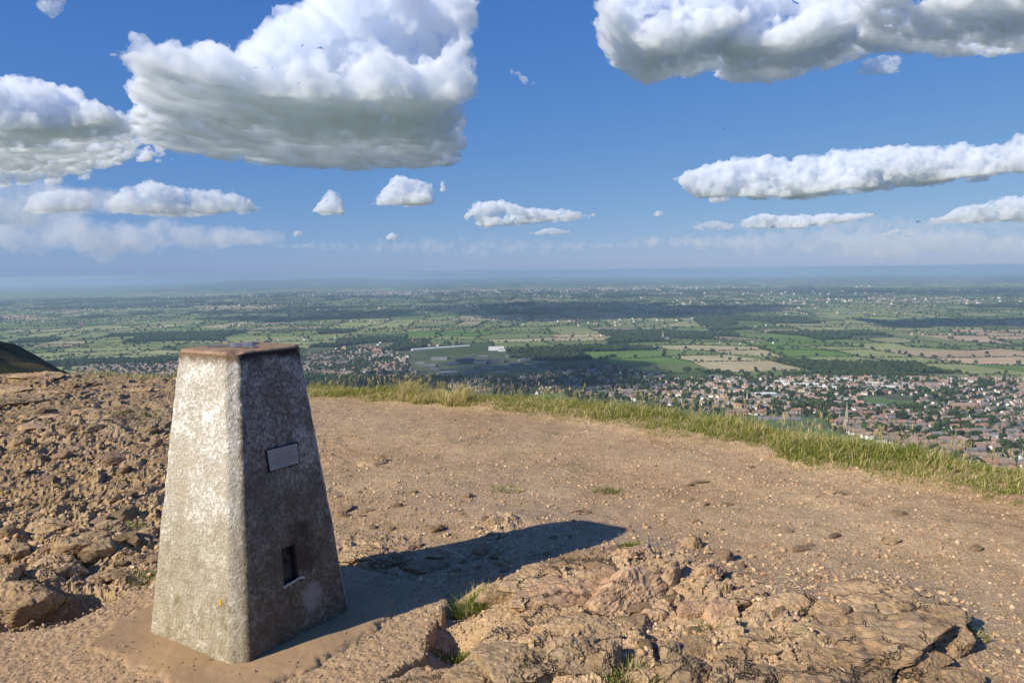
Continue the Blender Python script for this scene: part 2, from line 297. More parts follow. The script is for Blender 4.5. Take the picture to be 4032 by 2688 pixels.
# larger fields that can be recognised: (x0,y0,x1,y1,colour) in the photograph
GREEN,LGREEN,TAN,STRAW,MEAD=(.12,.20,.04),(.27,.29,.11),(.46,.33,.20),(.42,.35,.19),(.21,.24,.085)
HERO=[(2120,802,2420,838,TAN),(2150,838,2420,872,LGREEN),(1900,785,2125,850,LGREEN),(1735,775,1905,820,GREEN),(1600,800,1740,845,STRAW),(1900,700,2150,745,LGREEN),(2170,757,2380,785,TAN),(1640,795,1730,812,STRAW),(1430,806,1560,832,GREEN),(640,790,700,800,LGREEN),(560,775,720,800,LGREEN),(100,800,330,828,LGREEN),(150,775,400,800,MEAD),(960,760,1150,775,GREEN),(1270,765,1420,780,STRAW),(1060,745,1260,760,MEAD),(760,735,960,760,LGREEN),(1380,720,1520,750,MEAD),(0,725,80,735,TAN),(460,700,640,712,STRAW)]
for (a,b,c,d,cl) in HERO:
    s=(cpx[:,0]>a)&(cpx[:,0]<c)&(cpx[:,1]>b)&(cpx[:,1]<d); fcl[s]=np.array(cl)*rng.uniform(.9,1.1,(s.sum(),1)); wood[s]=False
WOODPX=[(695,868,1010,897),(1165,800,1425,828),(1420,760,1580,785),(1820,764,1990,782),(1850,842,2140,862),(330,765,440,785),(1600,738,1700,758)]
for (a,b,c,d) in WOODPX:
    s=(cpx[:,0]>a)&(cpx[:,0]<c)&(cpx[:,1]>b)&(cpx[:,1]<d); wood[s]=True
TOWN=[[(1400,842),(1560,872),(1900,864),(2352,872),(2700,880),(2700,1250),(2352,1150),(2200,1060),(1950,1000),(1700,955),(1400,915),(1200,905),(1150,890),(1290,872)],
 [(700,868),(1000,885),(1200,905),(1400,915),(1400,842),(1300,846),(1100,862),(900,866)],[(680,862),(690,800),(860,792),(960,825),(960,866),(800,870)],[(150,872),(190,842),(395,828),(560,838),(560,880),(300,880)]]
INDUS=[(930,822),(1010,812),(1260,812),(1290,842),(1230,866),(960,866)]
townq=np.zeros(len(cen),bool)
for p in TOWN+[INDUS]: townq|=in_poly(cpx[:,0],cpx[:,1],p)
wood&=~townq
fcl[wood]=(.035,.055,.02); fcl[townq]=np.array((.10,.12,.06))*rng.uniform(.85,1.2,(townq.sum(),1))
vz=zt(PV[:,0],PV[:,1]); vz=vz-4*(1-ss(1000,1300,np.hypot(PV[:,0],PV[:,1])))
# every field is split 3 x 3 inside 5 km so that the sheet follows the slope
SV,SF,SC=[],[],[]; nv=0
near=(cd_<5500)&(cd_>700); okq=(cd_>700)
for q in np.where(okq)[0]:
    n=3 if near[q] else 1; c=PV[Q[q]]; s=np.linspace(0,1,n+1); a,b=np.meshgrid(s,s,indexing='ij')
    p=(c[0]*((1-a)*(1-b))[...,None]+c[1]*(a*(1-b))[...,None]+c[2]*(a*b)[...,None]+c[3]*((1-a)*b)[...,None]).reshape(-1,2)
    SV.append(p); SF.append(gridF(n+1,n+1)+nv); SC.append(np.repeat(fcl[q][None],n*n,0)); nv+=len(p)
SV=np.concatenate(SV); SD=np.hypot(SV[:,0],SV[:,1]); SZ=zt(SV[:,0],SV[:,1])-5*(1-ss(1000,1300,SD))
link('plain',mesh_np('plain',np.column_stack([SV,SZ]),np.concatenate(SF),[M_FIELD],fcol=np.concatenate(SC),smooth=True),kind='structure')
# beyond it the far plain out to the horizon
def mat_farplain():
    m=MB('far plain'); co=m.n('TexCoord').outputs['Object']
    v=m.n('TexVoronoi',{'distance':'MANHATTAN'},Vector=co,Scale=.0022); a=m.noise(co,.0005,5,.7); b=m.noise(co,.004,5,.7)
    k=m.ramp(v.outputs['Color'],[(.2,(.04,.06,.025)),(.4,(.09,.11,.04)),(.6,(.17,.19,.07)),(.78,(.27,.25,.11)),(.92,(.40,.32,.19))]).outputs[0]
    k=m.mix(m.ramp(b.outputs[0],[(.47,0.0),(.60,.85)]).outputs[0],k,(.035,.05,.022)); k=m.mix(m.ramp(a.outputs[0],[(.50,0.0),(.66,.7)]).outputs[0],k,(.04,.055,.024))
    m.bsdf(k,1.0,spec=.05); return m.m
na3,nr3=420,70
A3,R3=np.meshgrid(np.radians(np.linspace(-75,75,na3)),np.exp(np.linspace(math.log(9000),math.log(73500),nr3)),indexing='ij'); x3,y3=R3*np.sin(A3),R3*np.cos(A3)
z3=zt(x3,y3)-14*(1-ss(15000,20500,R3))
link('far_plain',mesh_np('far_plain',np.stack([x3,y3,z3],-1).reshape(-1,3),gridF(na3,nr3),[mat_farplain()],smooth=True),kind='structure')
print('terrain',time.time()-T0)
# ------------------------------------------------------------------ haze: the air over the plain
def haze():
    m=MB('haze air'); v=m.n('VolumePrincipled'); v.inputs['Density'].default_value=HAZE_D; v.inputs['Density Attribute'].default_value=''; v.inputs['Color'].default_value=HAZE_C; v.inputs['Anisotropy'].default_value=0.0
    m.t.links.new(v.outputs[0],m.out.inputs['Volume'])
    V,F=boxes([(0,0,-900,170000,170000,905)]); return link('haze',mesh_np('haze',V,F,[m.m]),kind='stuff')
HAZE_D=5.2e-5; HAZE_C=(.455,.64,.845,1)
haze()
# ------------------------------------------------------------------ clouds: closed bodies of scattering volume
def mat_cloud(dens,wl=300.0):
    m=MB('cloud vapour'); v=m.n('VolumePrincipled'); v.inputs['Density Attribute'].default_value=''; co=m.n('TexCoord').outputs['Object']
    nz=m.noise(co,1.0/wl,7,.68); k=m.ramp(nz.outputs[0],[(.41,0.0),(.55,1.1),(.70,2.8)]); m.set(v.inputs['Density'],m.math('MULTIPLY',k.outputs[0],dens)); v.inputs['Color'].default_value=(.936,.960,.994,1); v.inputs['Anisotropy'].default_value=0.0
    m.t.links.new(v.outputs[0],m.out.inputs['Volume']); return m.m
HB=1150.0
def cloud_body(C,Rd,base,vox,amp,wl,seed,flat=True):
    sv,sf=ico(2); me=mesh_np('tmp',np.concatenate([sv*float(r)+np.asarray(c,float) for c,r in zip(C,Rd)]),np.concatenate([sf+i*len(sv) for i in range(len(Rd))])); ob=bpy.data.objects.new('tmp',me); col.objects.link(ob)
    rm=ob.modifiers.new('r','REMESH'); rm.mode='VOXEL'; rm.voxel_size=float(vox)
    dg=bpy.context.evaluated_depsgraph_get(); m2=bpy.data.meshes.new_from_object(ob.evaluated_get(dg)); bpy.data.objects.remove(ob); bpy.data.meshes.remove(me)
    n=len(m2.vertices); co=np.empty(n*3,np.float32); m2.vertices.foreach_get('co',co); no=np.empty(n*3,np.float32); m2.vertex_normals.foreach_get('vector',no)
    co=co.reshape(-1,3).astype(float); no=no.reshape(-1,3).astype(float)
    d=fbm(co/wl+seed*7.1,6,.62,1); lo=fbm(co/(wl*2.7)+seed*3.3,2)
    co+=no*(d*amp+lo*amp*1.1)[:,None]
    if flat:
        bz=base(co[:,0],co[:,1])+amp*.5*fbm(co*np.array([1,1,0])/(wl*1.2)+seed,4); lowm=co[:,2]<bz; co[lowm,2]=bz[lowm]+(co[lowm,2]-bz[lowm])*.07
    m2.vertices.foreach_set('co',co.astype(np.float32).ravel()); m2.update(); return m2
def cloud(label,top,base,tau=6.0,near=.38,n=70,seed=1,rmin=.12,rmax=.34,slab=.5,group='cumulus clouds'):
    # top, base: outlines in the photograph; the flat base is seen from below between its near edge and its far edge (base)
    top=np.array(top,float); base=np.array(base,float); rs=np.random.default_rng(seed); hb=base[:,1].mean()-top[:,1].min()
    near=near if hb>120 else near*.45; yfar=base[:,1].mean(); ynear=yfar-near*hb; el=math.atan((622-yfar)/1766.0); eln=math.atan((622-ynear)/1766.0)
    df=min(HB/math.tan(el),40000.0); hbz=df*math.tan(el); dn=hbz/math.tan(eln); dn=max(dn,df*.62); mpp=dn/1766.0/math.cos(eln); xs0,xs1=top[0,0],top[-1,0]; C=[];R=[]; k=0; Ht=(ynear-top[:,1].min())*mpp
    bz=lambda x: (np.interp(x,base[:,0],base[:,1]))
    def hz(x): d=ray(x,bz(x)); return EYE+d[2]/math.hypot(d[0],d[1])*df
    while len(C)<n and k<n*26:
        k+=1; x=rs.uniform(xs0,xs1); yt=np.interp(x,top[:,0],top[:,1]); yb=bz(x)-near*hb*ss(0,.35*hb,bz(x)-yt); H=yb-yt
        if H<2: continue
        r=min(rs.uniform(rmin,rmax)*(ynear-top[:,1].min()),H*.55); ed=min(x-xs0,xs1-x); r=min(r,max(ed*1.1,2.5))
        y=yt+r*rs.uniform(.85,1.2) if rs.random()<.6 else rs.uniform(yt+r,max(yt+r,yb-.2*r)); d=dn+rs.random()**1.5*.3*(df-dn)+r*mpp
        v=ray(x,y); v=v/np.hypot(v[0],v[1]); c=CAM+v*d; c[2]=max(c[2],hz(x)+.15*r*mpp); C.append(c); R.append(r*mpp)
    m=int(n*slab*(5.0 if hb>120 else .6)); near_=near; k=0
    while k<m:
        k+=1; x=rs.uniform(xs0+.09*(xs1-xs0),xs1-.09*(xs1-xs0)); yt=np.interp(x,top[:,0],top[:,1]); Hx=bz(x)-yt
        if Hx<.12*hb: continue
        r=rs.uniform(.22,.36)*Ht*min(1,Hx/hb+.2); r=min(r,max(min(x-xs0,xs1-x)*mpp*1.1,3*mpp)); d=dn+rs.random()*(df-dn); v=ray(x,bz(x)); v=v/np.hypot(v[0],v[1]); c=CAM+v*d; c[2]=hz(x)+.35*r; C.append(c); R.append(r)
    bx=ray(base[:,0],base[:,1]); bx=bx/np.hypot(bx[:,0],bx[:,1])[:,None]; baz=np.arctan2(bx[:,0],bx[:,1]); bzv=EYE+bx[:,2]*df; o_=np.argsort(baz)
    bf=lambda X,Y: np.interp(np.arctan2(X,Y),baz[o_],bzv[o_])
    vox=max(4.4,(ynear-top[:,1].min())/33.0)*mpp; amp=Ht*.085; wl=Ht*.34
    me=cloud_body(np.array(C),R,bf,vox,amp,wl,seed); me.materials.append(mat_cloud(1.6*tau/Ht,Ht*.19)); TRIS.append(len(me.polygons)*2)
    return link('cloud',me,label=label,cat='cloud',group=group)
TRIS=[]
cloud('towering white cumulus cloud with grey flat base, largest in the sky',[(262,305),(300,235),(325,170),(420,112),(480,105),(545,135),(575,120),(620,60),(700,20),(760,-30),(900,-50),(1030,-45),(1075,0),(1100,110)],[(262,312),(330,330),(500,365),(700,383),(990,387),(1100,372)],6.0,0.42,260,3,.10,.26)
cloud('white topped cumulus with dark grey base at the left edge',[(-260,300),(-150,190),(-60,185),(60,182),(150,200),(220,230),(255,270),(330,305),(460,340)],[(-260,400),(0,402),(150,398),(330,378),(460,360)],5.0,0.5,110,5)
cloud('thin grey cloud bank below the cloud at left edge',[(-200,385),(0,372),(150,375),(255,405)],[(-200,450),(0,438),(150,420),(255,412)],2.2,0.6,150,7)
cloud('small faded cumulus low in the sky at far left',[(52,485),(90,445),(150,430),(200,440),(210,470)],[(52,492),(130,492),(210,488)],1.7,0.3,70,9)
cloud('low cream cumulus with several puffs left of centre',[(240,475),(290,425),(340,416),(420,430),(490,435),(560,450),(600,480)],[(240,490),(400,500),(600,494)],2.2,0.3,120,11)
cloud('small pointed white cloud just right of the low cream cumulus',[(712,488),(740,462),(760,434),(778,455),(792,490)],[(712,494),(792,495)],2.6,0.25,60,13)
cloud('small ragged white cumulus under the towering cloud',[(848,474),(880,445),(915,400),(950,412),(990,420),(1005,450)],[(848,478),(1005,472)],3.0,0.25,80,15)
cloud('tiny white puff right of the small ragged cumulus',[(1010,432),(1018,410),(1026,432)],[(1010,440),(1026,440)],3,0.2,12,16)
cloud('long low white cumulus above the middle of the horizon',[(1062,500),(1090,466),(1150,460),(1230,478),(1300,480),(1380,498)],[(1062,515),(1120,524),(1250,514),(1380,502)],2.6,0.3,130,17)
cloud('thin pale cloud streak under the long low white cumulus',[(1205,535),(1260,521),(1328,533)],[(1205,541),(1328,540)],1.3,0.3,70,18)
cloud('tiny bright puff between two long clouds right of centre',[(1494,494),(1512,479),(1528,492)],[(1494,498),(1528,498)],2.5,0.2,12,19)
cloud('tiny pale puff near the horizon below the ragged cumulus',[(884,548),(900,531),(916,546)],[(884,552),(916,552)],1.3,0.3,60,20)
cloud('faint pinkish cloud scrap near the horizon left of centre',[(664,542),(685,524),(702,540)],[(664,545),(702,545)],1.2,0.3,12,21)
cloud('big white cloud at the top edge with ragged left side',[(1345,70),(1375,20),(1420,-30),(1560,-60),(1680,-40),(1720,40)],[(1345,85),(1400,140),(1480,196),(1580,176),(1720,140)],4.6,0.45,100,23)
cloud('white billowing cloud at the top edge with grey underside',[(1630,90),(1680,10),(1720,-40),(1850,-40),(1970,10),(2030,50)],[(1630,165),(1680,190),(1800,188),(1920,150),(2030,120)],4.6,0.45,100,25)
cloud('broad dull grey cloud filling the top right corner',[(1900,0),(1990,-80),(2150,-110),(2400,-100),(2600,-40)],[(1900,90),(2000,120),(2200,135),(2400,120),(2600,100)],4.2,0.6,90,27)
cloud('small faint grey cloud scrap beneath the top right clouds',[(1955,165),(2000,130),(2060,125),(2070,150)],[(1955,176),(2070,170)],1.2,0.3,24,28)
cloud('long white cloud bank stretching to the right edge',[(1545,408),(1620,378),(1750,362),(1900,352),(2050,335),(2200,332),(2290,335),(2345,380)],[(1545,430),(1600,464),(1800,462),(2100,432),(2345,408)],4.2,0.38,170,29,.14,.42)
cloud('white puffy cloud at the right edge over the long bank',[(2300,350),(2330,312),(2400,300),(2480,350)],[(2300,400),(2480,410)],4.5,0.3,44,31)
cloud('narrow cream cloud below the long white bank',[(1700,505),(1740,490),(1820,494),(1900,490),(2012,488)],[(1700,527),(1850,526),(2012,500)],2.2,0.3,140,33,.2,.5)
cloud('low stepped white cloud near the right edge',[(2098,510),(2170,492),(2220,470),(2300,455),(2400,455),(2500,480)],[(2098,516),(2250,512),(2500,508)],2.4,0.3,110,35)
cloud('thin white wisp in the top left corner',[(76,12),(110,-20),(148,-5)],[(76,14),(122,46),(148,20)],0.9,0.3,18,37)
cloud('small white wisp alone in the blue between the big clouds',[(1168,158),(1190,160),(1238,198)],[(1168,166),(1205,196),(1238,206)],0.9,0.3,16,38)
cloud('faint low cloud band under the narrow cream cloud',[(1590,520),(1640,502),(1690,515)],[(1590,530),(1690,530)],0.8,0.3,50,39)
cloud('pale low cloud scrap near the horizon at far right',[(2010,540),(2060,522),(2120,538)],[(2010,546),(2120,546)],0.8,0.3,50,40)
def veil(label,x0,x1,y0,y1,d,tau,seed):  # thin volumes added to make the lower sky look milky with haze
    rs=np.random.default_rng(seed); C=[];R=[]; m=d/1766.0; h=(y1-y0)/2*m
    for i in range(220):
        t=rs.uniform(-1,1); x=(x0+x1)/2+t*(x1-x0)/2; y=(y0+y1)/2+rs.normal()*.22*(y1-y0)*(1-abs(t)); v=ray(x,y); v=v/np.hypot(v[0],v[1]); C.append(CAM+v*(d+rs.uniform(-1,1)*h*2)); R.append(h*rs.uniform(.42,.8)*(1.05-.5*abs(t)))
    me=cloud_body(np.array(C),R,None,h*.16,h*.10,h*.6,seed,False); me.materials.append(mat_cloud(tau/h,h*.9)); link('cloud',me,label=label,cat='cloud',group='thin veils of cloud low in the sky')
veil('broad faint grey veil low above the horizon at left',-200,640,500,590,30000,.30,61)
veil('faint grey veil under the bank at the far left',-200,330,420,510,22000,.32,62)
veil('thin pale streak low above the horizon near centre',620,1500,545,585,36000,.13,63)
veil('faint pale veil low above the horizon at right',1450,2600,520,590,34000,.26,64)
veil('thin grey streak under the narrow cream cloud',1560,2360,500,535,26000,.16,65)
# clouds outside the picture whose shadows lie on the town and the fields
def shade_cloud(x,y,rx,ry,label,seed):
    rs=np.random.default_rng(seed); P=far(np.array([x]),np.array([y]))[0]; k=(HB-P[2])/SUN_DIR.z; c=P+np.array(SUN_DIR)*k
    C=[];R=[]
    for i in range(46):
        a=rs.uniform(0,2*math.pi); q=math.sqrt(rs.uniform(0,1)); r=rs.uniform(.22,.4)*min(rx,ry)*(1.15-.5*q)
        C.append((c[0]+q*rx*math.cos(a),c[1]+q*ry*math.sin(a),HB+r*.5)); R.append(r)
    me=cloud_body(C,R,lambda X,Y: np.full(len(X),HB),45,30,180,seed); me.materials.append(mat_cloud(.02)); link('cloud',me,label=label,cat='cloud',group='clouds overhead outside the view')
shade_cloud(1160,860,460,430,'cloud overhead that shades the industrial estate and town centre',51)
shade_cloud(860,884,330,190,'small cloud overhead that shades the tree belt below the grass',52)
shade_cloud(1310,888,260,180,'small cloud overhead that shades the near town',53)
print('clouds',TRIS,sum(TRIS),time.time()-T0)
# ------------------------------------------------------------------ concrete plinth
def mat_aggregate():
    m=MB('exposed aggregate concrete'); co=m.n('TexCoord').outputs['Object']
    a=m.noise(co,3,6,.65); v=m.n('TexVoronoi',Vector=m.n('VectorMath',{'operation':'ADD'},i0=co,i1=m.n('VectorMath',{'operation':'SCALE'},i0=m.noise(co,30,2).outputs['Color'],Scale=.012).outputs[0]).outputs[0],Scale=62.0); n=m.noise(co,120,3,.7)
    b=m.ramp(a.outputs[0],[(.3,(.34,.245,.155)),(.5,(.43,.315,.195)),(.7,(.50,.375,.235))]).outputs[0]
    pe=m.ramp(v.outputs['Color'],[(.05,(.21,.16,.115)),(.35,(.36,.265,.175)),(.7,(.47,.36,.245)),(.95,(.66,.56,.43))]).outputs[0]
    d=m.ramp(v.outputs['Distance'],[(.28,1.0),(.5,0.0)]).outputs[0]; c=m.mix(m.math('MULTIPLY',d,.65),b,pe)
    h=m.math('ADD',m.math('MULTIPLY',v.outputs['Distance'],-.6),m.math('MULTIPLY',n.outputs[0],.6)); c=m.mix(1.0,c,(.94,.86,.75),'MULTIPLY'); m.bsdf(c,.95,h,.7,.007,spec=.15); return m.m
def mat_screed():
    m=MB('smooth worn screed'); co=m.n('TexCoord').outputs['Object']
    a=m.noise(co,2.5,7,.7); n=m.noise(co,150,4,.8); v=m.n('TexVoronoi',Vector=co,Scale=140.0)
    b=m.ramp(a.outputs[0],[(.3,(.34,.245,.155)),(.5,(.44,.325,.205)),(.7,(.50,.375,.245))]).outputs[0]
    b=m.mix(.8,b,m.ramp(n.outputs[0],[(.3,.78),(.7,1.2)]).outputs[0],'MULTIPLY'); sp=m.ramp(v.outputs['Color'],[(.03,.62),(.12,1.0),(.93,1.0),(.99,1.35)]); b=m.mix(.7,b,sp.outputs[0],'MULTIPLY')
    st=m.ramp(m.noise(co,6,6,.7).outputs[0],[(.62,0.0),(.72,.45)]); b=m.mix(st.outputs[0],b,(.24,.17,.11)); du=m.ramp(m.noise(co,1.6,8,.75).outputs[0],[(.44,0.0),(.60,.8)]); b=m.mix(du.outputs[0],b,(.50,.365,.225)); dk=m.ramp(m.noise(co,3.1,8,.8).outputs[0],[(.30,.6),(.42,0.0)]); b=m.mix(dk.outputs[0],b,(.30,.215,.14))
    b=m.mix(1.0,b,(.86,.77,.655),'MULTIPLY'); m.bsdf(b,.9,m.math('ADD',m.math('MULTIPLY',n.outputs[0],.7),a.outputs[0]),.6,.008,spec=.2); return m.m
M_AGG,M_SCR=mat_aggregate(),mat_screed()
PILC=np.array([-1.186,3.342])
plinth=link('concrete_plinth',None,loc=(PILC[0],PILC[1],-.2),label='worn concrete plinth with smooth screed and broken gravelly edge under the pillar',cat='plinth')
def hf_patch(name,poly,topf,low,step,mat,parent,edge,rough,seed,maxy=None):
    x0,y0=poly.min(0)-.1; x1,y1=poly.max(0)+.1; x0=max(x0,-3.2); y0=max(y0,1.75); X,Y=np.meshgrid(np.arange(x0,x1,step),np.arange(y0,y1,step),indexing='ij')
    wob=edge*fbm2(X,Y,.16,4,seed,.6); d=poly_dist(X,Y,poly)*np.where(in_poly(X,Y,poly),1,-1)+wob
    t=topf(X,Y); s=ss(-.4*step,.022,d); Z=low+(t-low)*s; Z=Z-.022*ss(.05,0,d)*(d>0)*abs(fbm2(X,Y,.045,3,seed+3))*2+ (1-s)*s*rough*fbm2(X,Y,.04,2,seed+1)
    F=gridF(*X.shape); keep=(d.ravel()[F]>-.5*step).any(1); F=F[keep]
    V=np.stack([X-PILC[0],Y-PILC[1],Z+.2],-1).reshape(-1,3); used=np.unique(F); mp=np.full(len(V),-1); mp[used]=np.arange(len(used))
    return link(name,mesh_np(name,V[used],mp[F],[mat],smooth=(name=='screed')),parent)
hf_patch('base_slab',PADW,lambda x,y:-.016+.008*fbm2(x,y,.5,3,61)+.005*fbm2(x,y,.04,3,62,.6)+.003*fbm2(x,y,.018,2,63),-.27,.0105,M_AGG,plinth,.022,.06,60)
hf_patch('screed',SLABW,lambda x,y:.000+.006*fbm2(x,y,.35,4,71)+.0015*fbm2(x,y,.04,3,72),-.035,.0095,M_SCR,plinth,.032,.0,70)
# pebbles set in the slab and grit on the screed
def pebbles(n,posf,smin,smax,seed,flatz=.55,sink=.35,cols=None,power=2.2,lod=1):
    rs=np.random.default_rng(seed); P=posf(rs,n); n=len(P); bv,bf=ico(1) if lod==1 else ico(2); k=len(bv)
    s=smin+(smax-smin)*rs.random(n)**power; sc=np.stack([s*rs.uniform(.7,1.4,n),s*rs.uniform(.6,1.1,n),s*rs.uniform(.35,.8,n)*flatz/.55],1)*.5
    de=1+rs.uniform(-.28,.28,(n,k)); a=rs.uniform(0,6.283,n); tl=rs.normal(0,.3,n)
    V=bv[None]*de[...,None]*sc[:,None]; ca,sa=np.cos(a)[:,None],np.sin(a)[:,None]; ct,st=np.cos(tl)[:,None],np.sin(tl)[:,None]
    x,y,z=V[...,0],V[...,1],V[...,2]; x,z=x*ct-z*st,x*st+z*ct; x,y=x*ca-y*sa,x*sa+y*ca
    V=np.stack([x,y,z],-1)+P[:,None]; V[...,2]+=(sc[:,2]*(1-2*sink))[:,None]
    cc=np.asarray(cols)[rs.integers(0,len(cols),n)]*rs.uniform(.75,1.25,(n,1))
    return V.reshape(-1,3),(bf[None]+(np.arange(n)*k)[:,None,None]).reshape(-1,3),np.repeat(cc,k,0)
def mat_pebble():
    m=MB('pebble'); co=m.n('TexCoord').outputs['Object']; t=m.n('Attribute',{'attribute_name':'tint'}).outputs['Color']; n=m.noise(co,70,4,.7)
    m.bsdf(m.mix(1.0,m.mix(.8,t,m.ramp(n.outputs[0],[(.3,.75),(.7,1.25)]).outputs[0],'MULTIPLY'),(.98,.91,.79),'MULTIPLY'),.9,n.outputs[0],.4,.004,spec=.2); return m.m
M_PEB=mat_pebble()
PCOL=[(.42,.30,.185),(.48,.35,.22),(.36,.255,.165),(.46,.31,.20),(.30,.225,.155),(.55,.43,.30),(.44,.33,.22),(.50,.38,.25),(.40,.26,.175),(.26,.205,.155)]
def pos_pad(rs,n):
    x=rs.uniform(-2.9,-.05,n*3); y=rs.uniform(2.2,3.9,n*3); d=poly_dist(x,y,PADW); k=in_poly(x,y,PADW)&(d>.004)&~in_poly(x,y,SLABW); x,y=x[k][:n],y[k][:n]
    return np.stack([x-PILC[0],y-PILC[1],np.full(len(x),.184)],1)
V,F,C=pebbles(4200,pos_pad,.004,.020,5,.5,.62,PCOL)
V[:,2]+=.008*fbm2(V[:,0]+PILC[0],V[:,1]+PILC[1],.5,3,61)
link('pebbles',mesh_np('pebbles',V,F,[M_PEB],vcol=C),plinth,kind='stuff')
def pos_scr(rs,n):
    x=rs.uniform(-2.3,-.4,n*4); y=rs.uniform(2.3,3.9,n*4); d=poly_dist(x,y,SLABW); k=in_poly(x,y,SLABW)&(rs.random(n*4)<.12+.9*np.exp(-d/.06))&(np.hypot(x-PILC[0],y-PILC[1])>.3); x,y=x[k][:n],y[k][:n]; return np.stack([x-PILC[0],y-PILC[1],np.full(len(x),.2015)],1)
V,F,C=pebbles(900,pos_scr,.003,.012,6,.5,.35,PCOL); link('grit',mesh_np('grit',V,F,[M_PEB],vcol=C),plinth,kind='stuff')
# ------------------------------------------------------------------ trig pillar
PSI=math.radians(57.4); HB_,HT_,CB_,CT_,PH_=.3208,.1939,.0494,.0409,1.22
pillar=link('trig_pillar',None,loc=(PILC[0],PILC[1],0),rot=(0,0,PSI),label='tapered concrete trig pillar in weathered white paint on the summit',cat='pillar')
def mat_pillar():
    m=MB('weathered white paint on concrete'); tc=m.n('TexCoord'); co=tc.outputs['Object']; sx=m.n('SeparateXYZ',Vector=co); g=m.n('NewGeometry')
    vt=m.n('VectorTransform',{'vector_type':'NORMAL','convert_from':'WORLD','convert_to':'OBJECT'},Vector=g.outputs['True Normal']).outputs[0]; nx=m.n('SeparateXYZ',Vector=vt)
    X,Y,Z=sx.outputs; 
    n1=m.noise(co,6.5,8,.72); n2=m.noise(co,62,5,.62); n3=m.noise(co,150,4,.7); n4=m.noise(co,2.2,5,.6); n5=m.noise(co,16,6,.75)
    paint=m.ramp(n1.outputs[0],[(.3,(.66,.61,.51)),(.5,(.84,.81,.73)),(.7,(.88,.86,.80))]).outputs[0]
    # algae and ochre stain in the lower half and near the top
    lowf=m.ramp(m.math('ADD',Z,m.math('MULTIPLY',m.math('SUBTRACT',n4.outputs[0],.5),.9)),[(.10,1.0),(.42,.75),(.74,.03)]).outputs[0]
    olive=m.ramp(n5.outputs[0],[(.3,(.21,.17,.09)),(.5,(.33,.27,.155)),(.7,(.48,.41,.27))]).outputs[0]
    paint=m.mix(m.math('MULTIPLY',lowf,m.ramp(n5.outputs[0],[(.38,1.0),(.70,.45)]).outputs[0]),paint,olive)
    stn=m.noise(m.n('Mapping',Vector=co,Scale=(26,26,1.6)).outputs[0],1.0,5,.65); paint=m.mix(m.ramp(stn.outputs[0],[(.54,0.0),(.76,.45)]).outputs[0],paint,(.40,.34,.24))
    # fine dark pits and lichen, more on the shaded face, plus shade painted there
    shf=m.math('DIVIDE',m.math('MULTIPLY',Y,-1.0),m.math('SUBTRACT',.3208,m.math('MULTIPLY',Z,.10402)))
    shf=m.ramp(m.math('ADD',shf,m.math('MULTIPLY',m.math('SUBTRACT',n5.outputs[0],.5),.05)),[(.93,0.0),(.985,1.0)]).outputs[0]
    thr=m.math('ADD',m.math('ADD',n2.outputs[0],m.math('MULTIPLY',m.math('SUBTRACT',n1.outputs[0],.5),.75)),m.math('MULTIPLY',shf,-.06))
    thr=m.math('ADD',thr,m.math('MULTIPLY',m.math('SUBTRACT',n3.outputs[0],.5),.45))
    pit=m.ramp(thr,[(.30,.9),(.44,.55),(.60,0.0)]).outputs[0]
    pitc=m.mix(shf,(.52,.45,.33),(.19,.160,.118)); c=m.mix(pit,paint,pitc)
    c=m.mix(m.math('MULTIPLY',shf,.7),c,m.mix(1.0,c,(.50,.47,.425),'MULTIPLY'))  # darkens and browns the whole shaded face, its shade put into the colour
    # bare brown band below the top and dark streaks
    bandn=m.math('ADD',Z,m.math('MULTIPLY',m.math('SUBTRACT',n5.outputs[0],.5),.10)); band=m.ramp(m.math('MULTIPLY',bandn,1.0),[(.0,0.0),(1.0,0.0)])
    bandf=m.math('MULTIPLY',m.math('SUBTRACT',bandn,1.165),28.0,True); c=m.mix(bandf,c,m.mix(shf,(.27,.19,.12),(.06,.048,.038)))  # darker copy of the brown for the shaded face
    # rust stain round the flush bracket
    bx=m.math('SUBTRACT',X,.055); bz=m.math('SUBTRACT',Z,.335); rr=m.math('ADD',m.math('POWER',m.math('DIVIDE',bx,.085),2.0),m.math('POWER',m.math('DIVIDE',bz,.15),2.0))
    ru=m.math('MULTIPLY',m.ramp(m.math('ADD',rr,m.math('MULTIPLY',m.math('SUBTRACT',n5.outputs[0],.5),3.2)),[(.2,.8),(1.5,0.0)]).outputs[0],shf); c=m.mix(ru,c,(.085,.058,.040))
    # bright patch under the bracket
    px=m.math('SUBTRACT',X,.075); pz=m.math('SUBTRACT',Z,.14); r2=m.math('ADD',m.math('POWER',m.math('DIVIDE',px,.06),2.0),m.math('POWER',m.math('DIVIDE',pz,.075),2.0))
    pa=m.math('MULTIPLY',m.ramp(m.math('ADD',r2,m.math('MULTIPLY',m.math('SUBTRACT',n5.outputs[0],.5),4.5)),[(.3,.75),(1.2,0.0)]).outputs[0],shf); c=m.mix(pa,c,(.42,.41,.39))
    h=m.math('ADD',m.math('MULTIPLY',pit,-.7),m.math('ADD',m.math('MULTIPLY',n2.outputs[0],.7),m.math('MULTIPLY',n3.outputs[0],.5)))
    c=m.mix(1.0,c,(1.0,.98,.925),'MULTIPLY'); m.bsdf(c,.93,h,.85,.009,spec=.2); return m.m
M_PIL=mat_pillar()
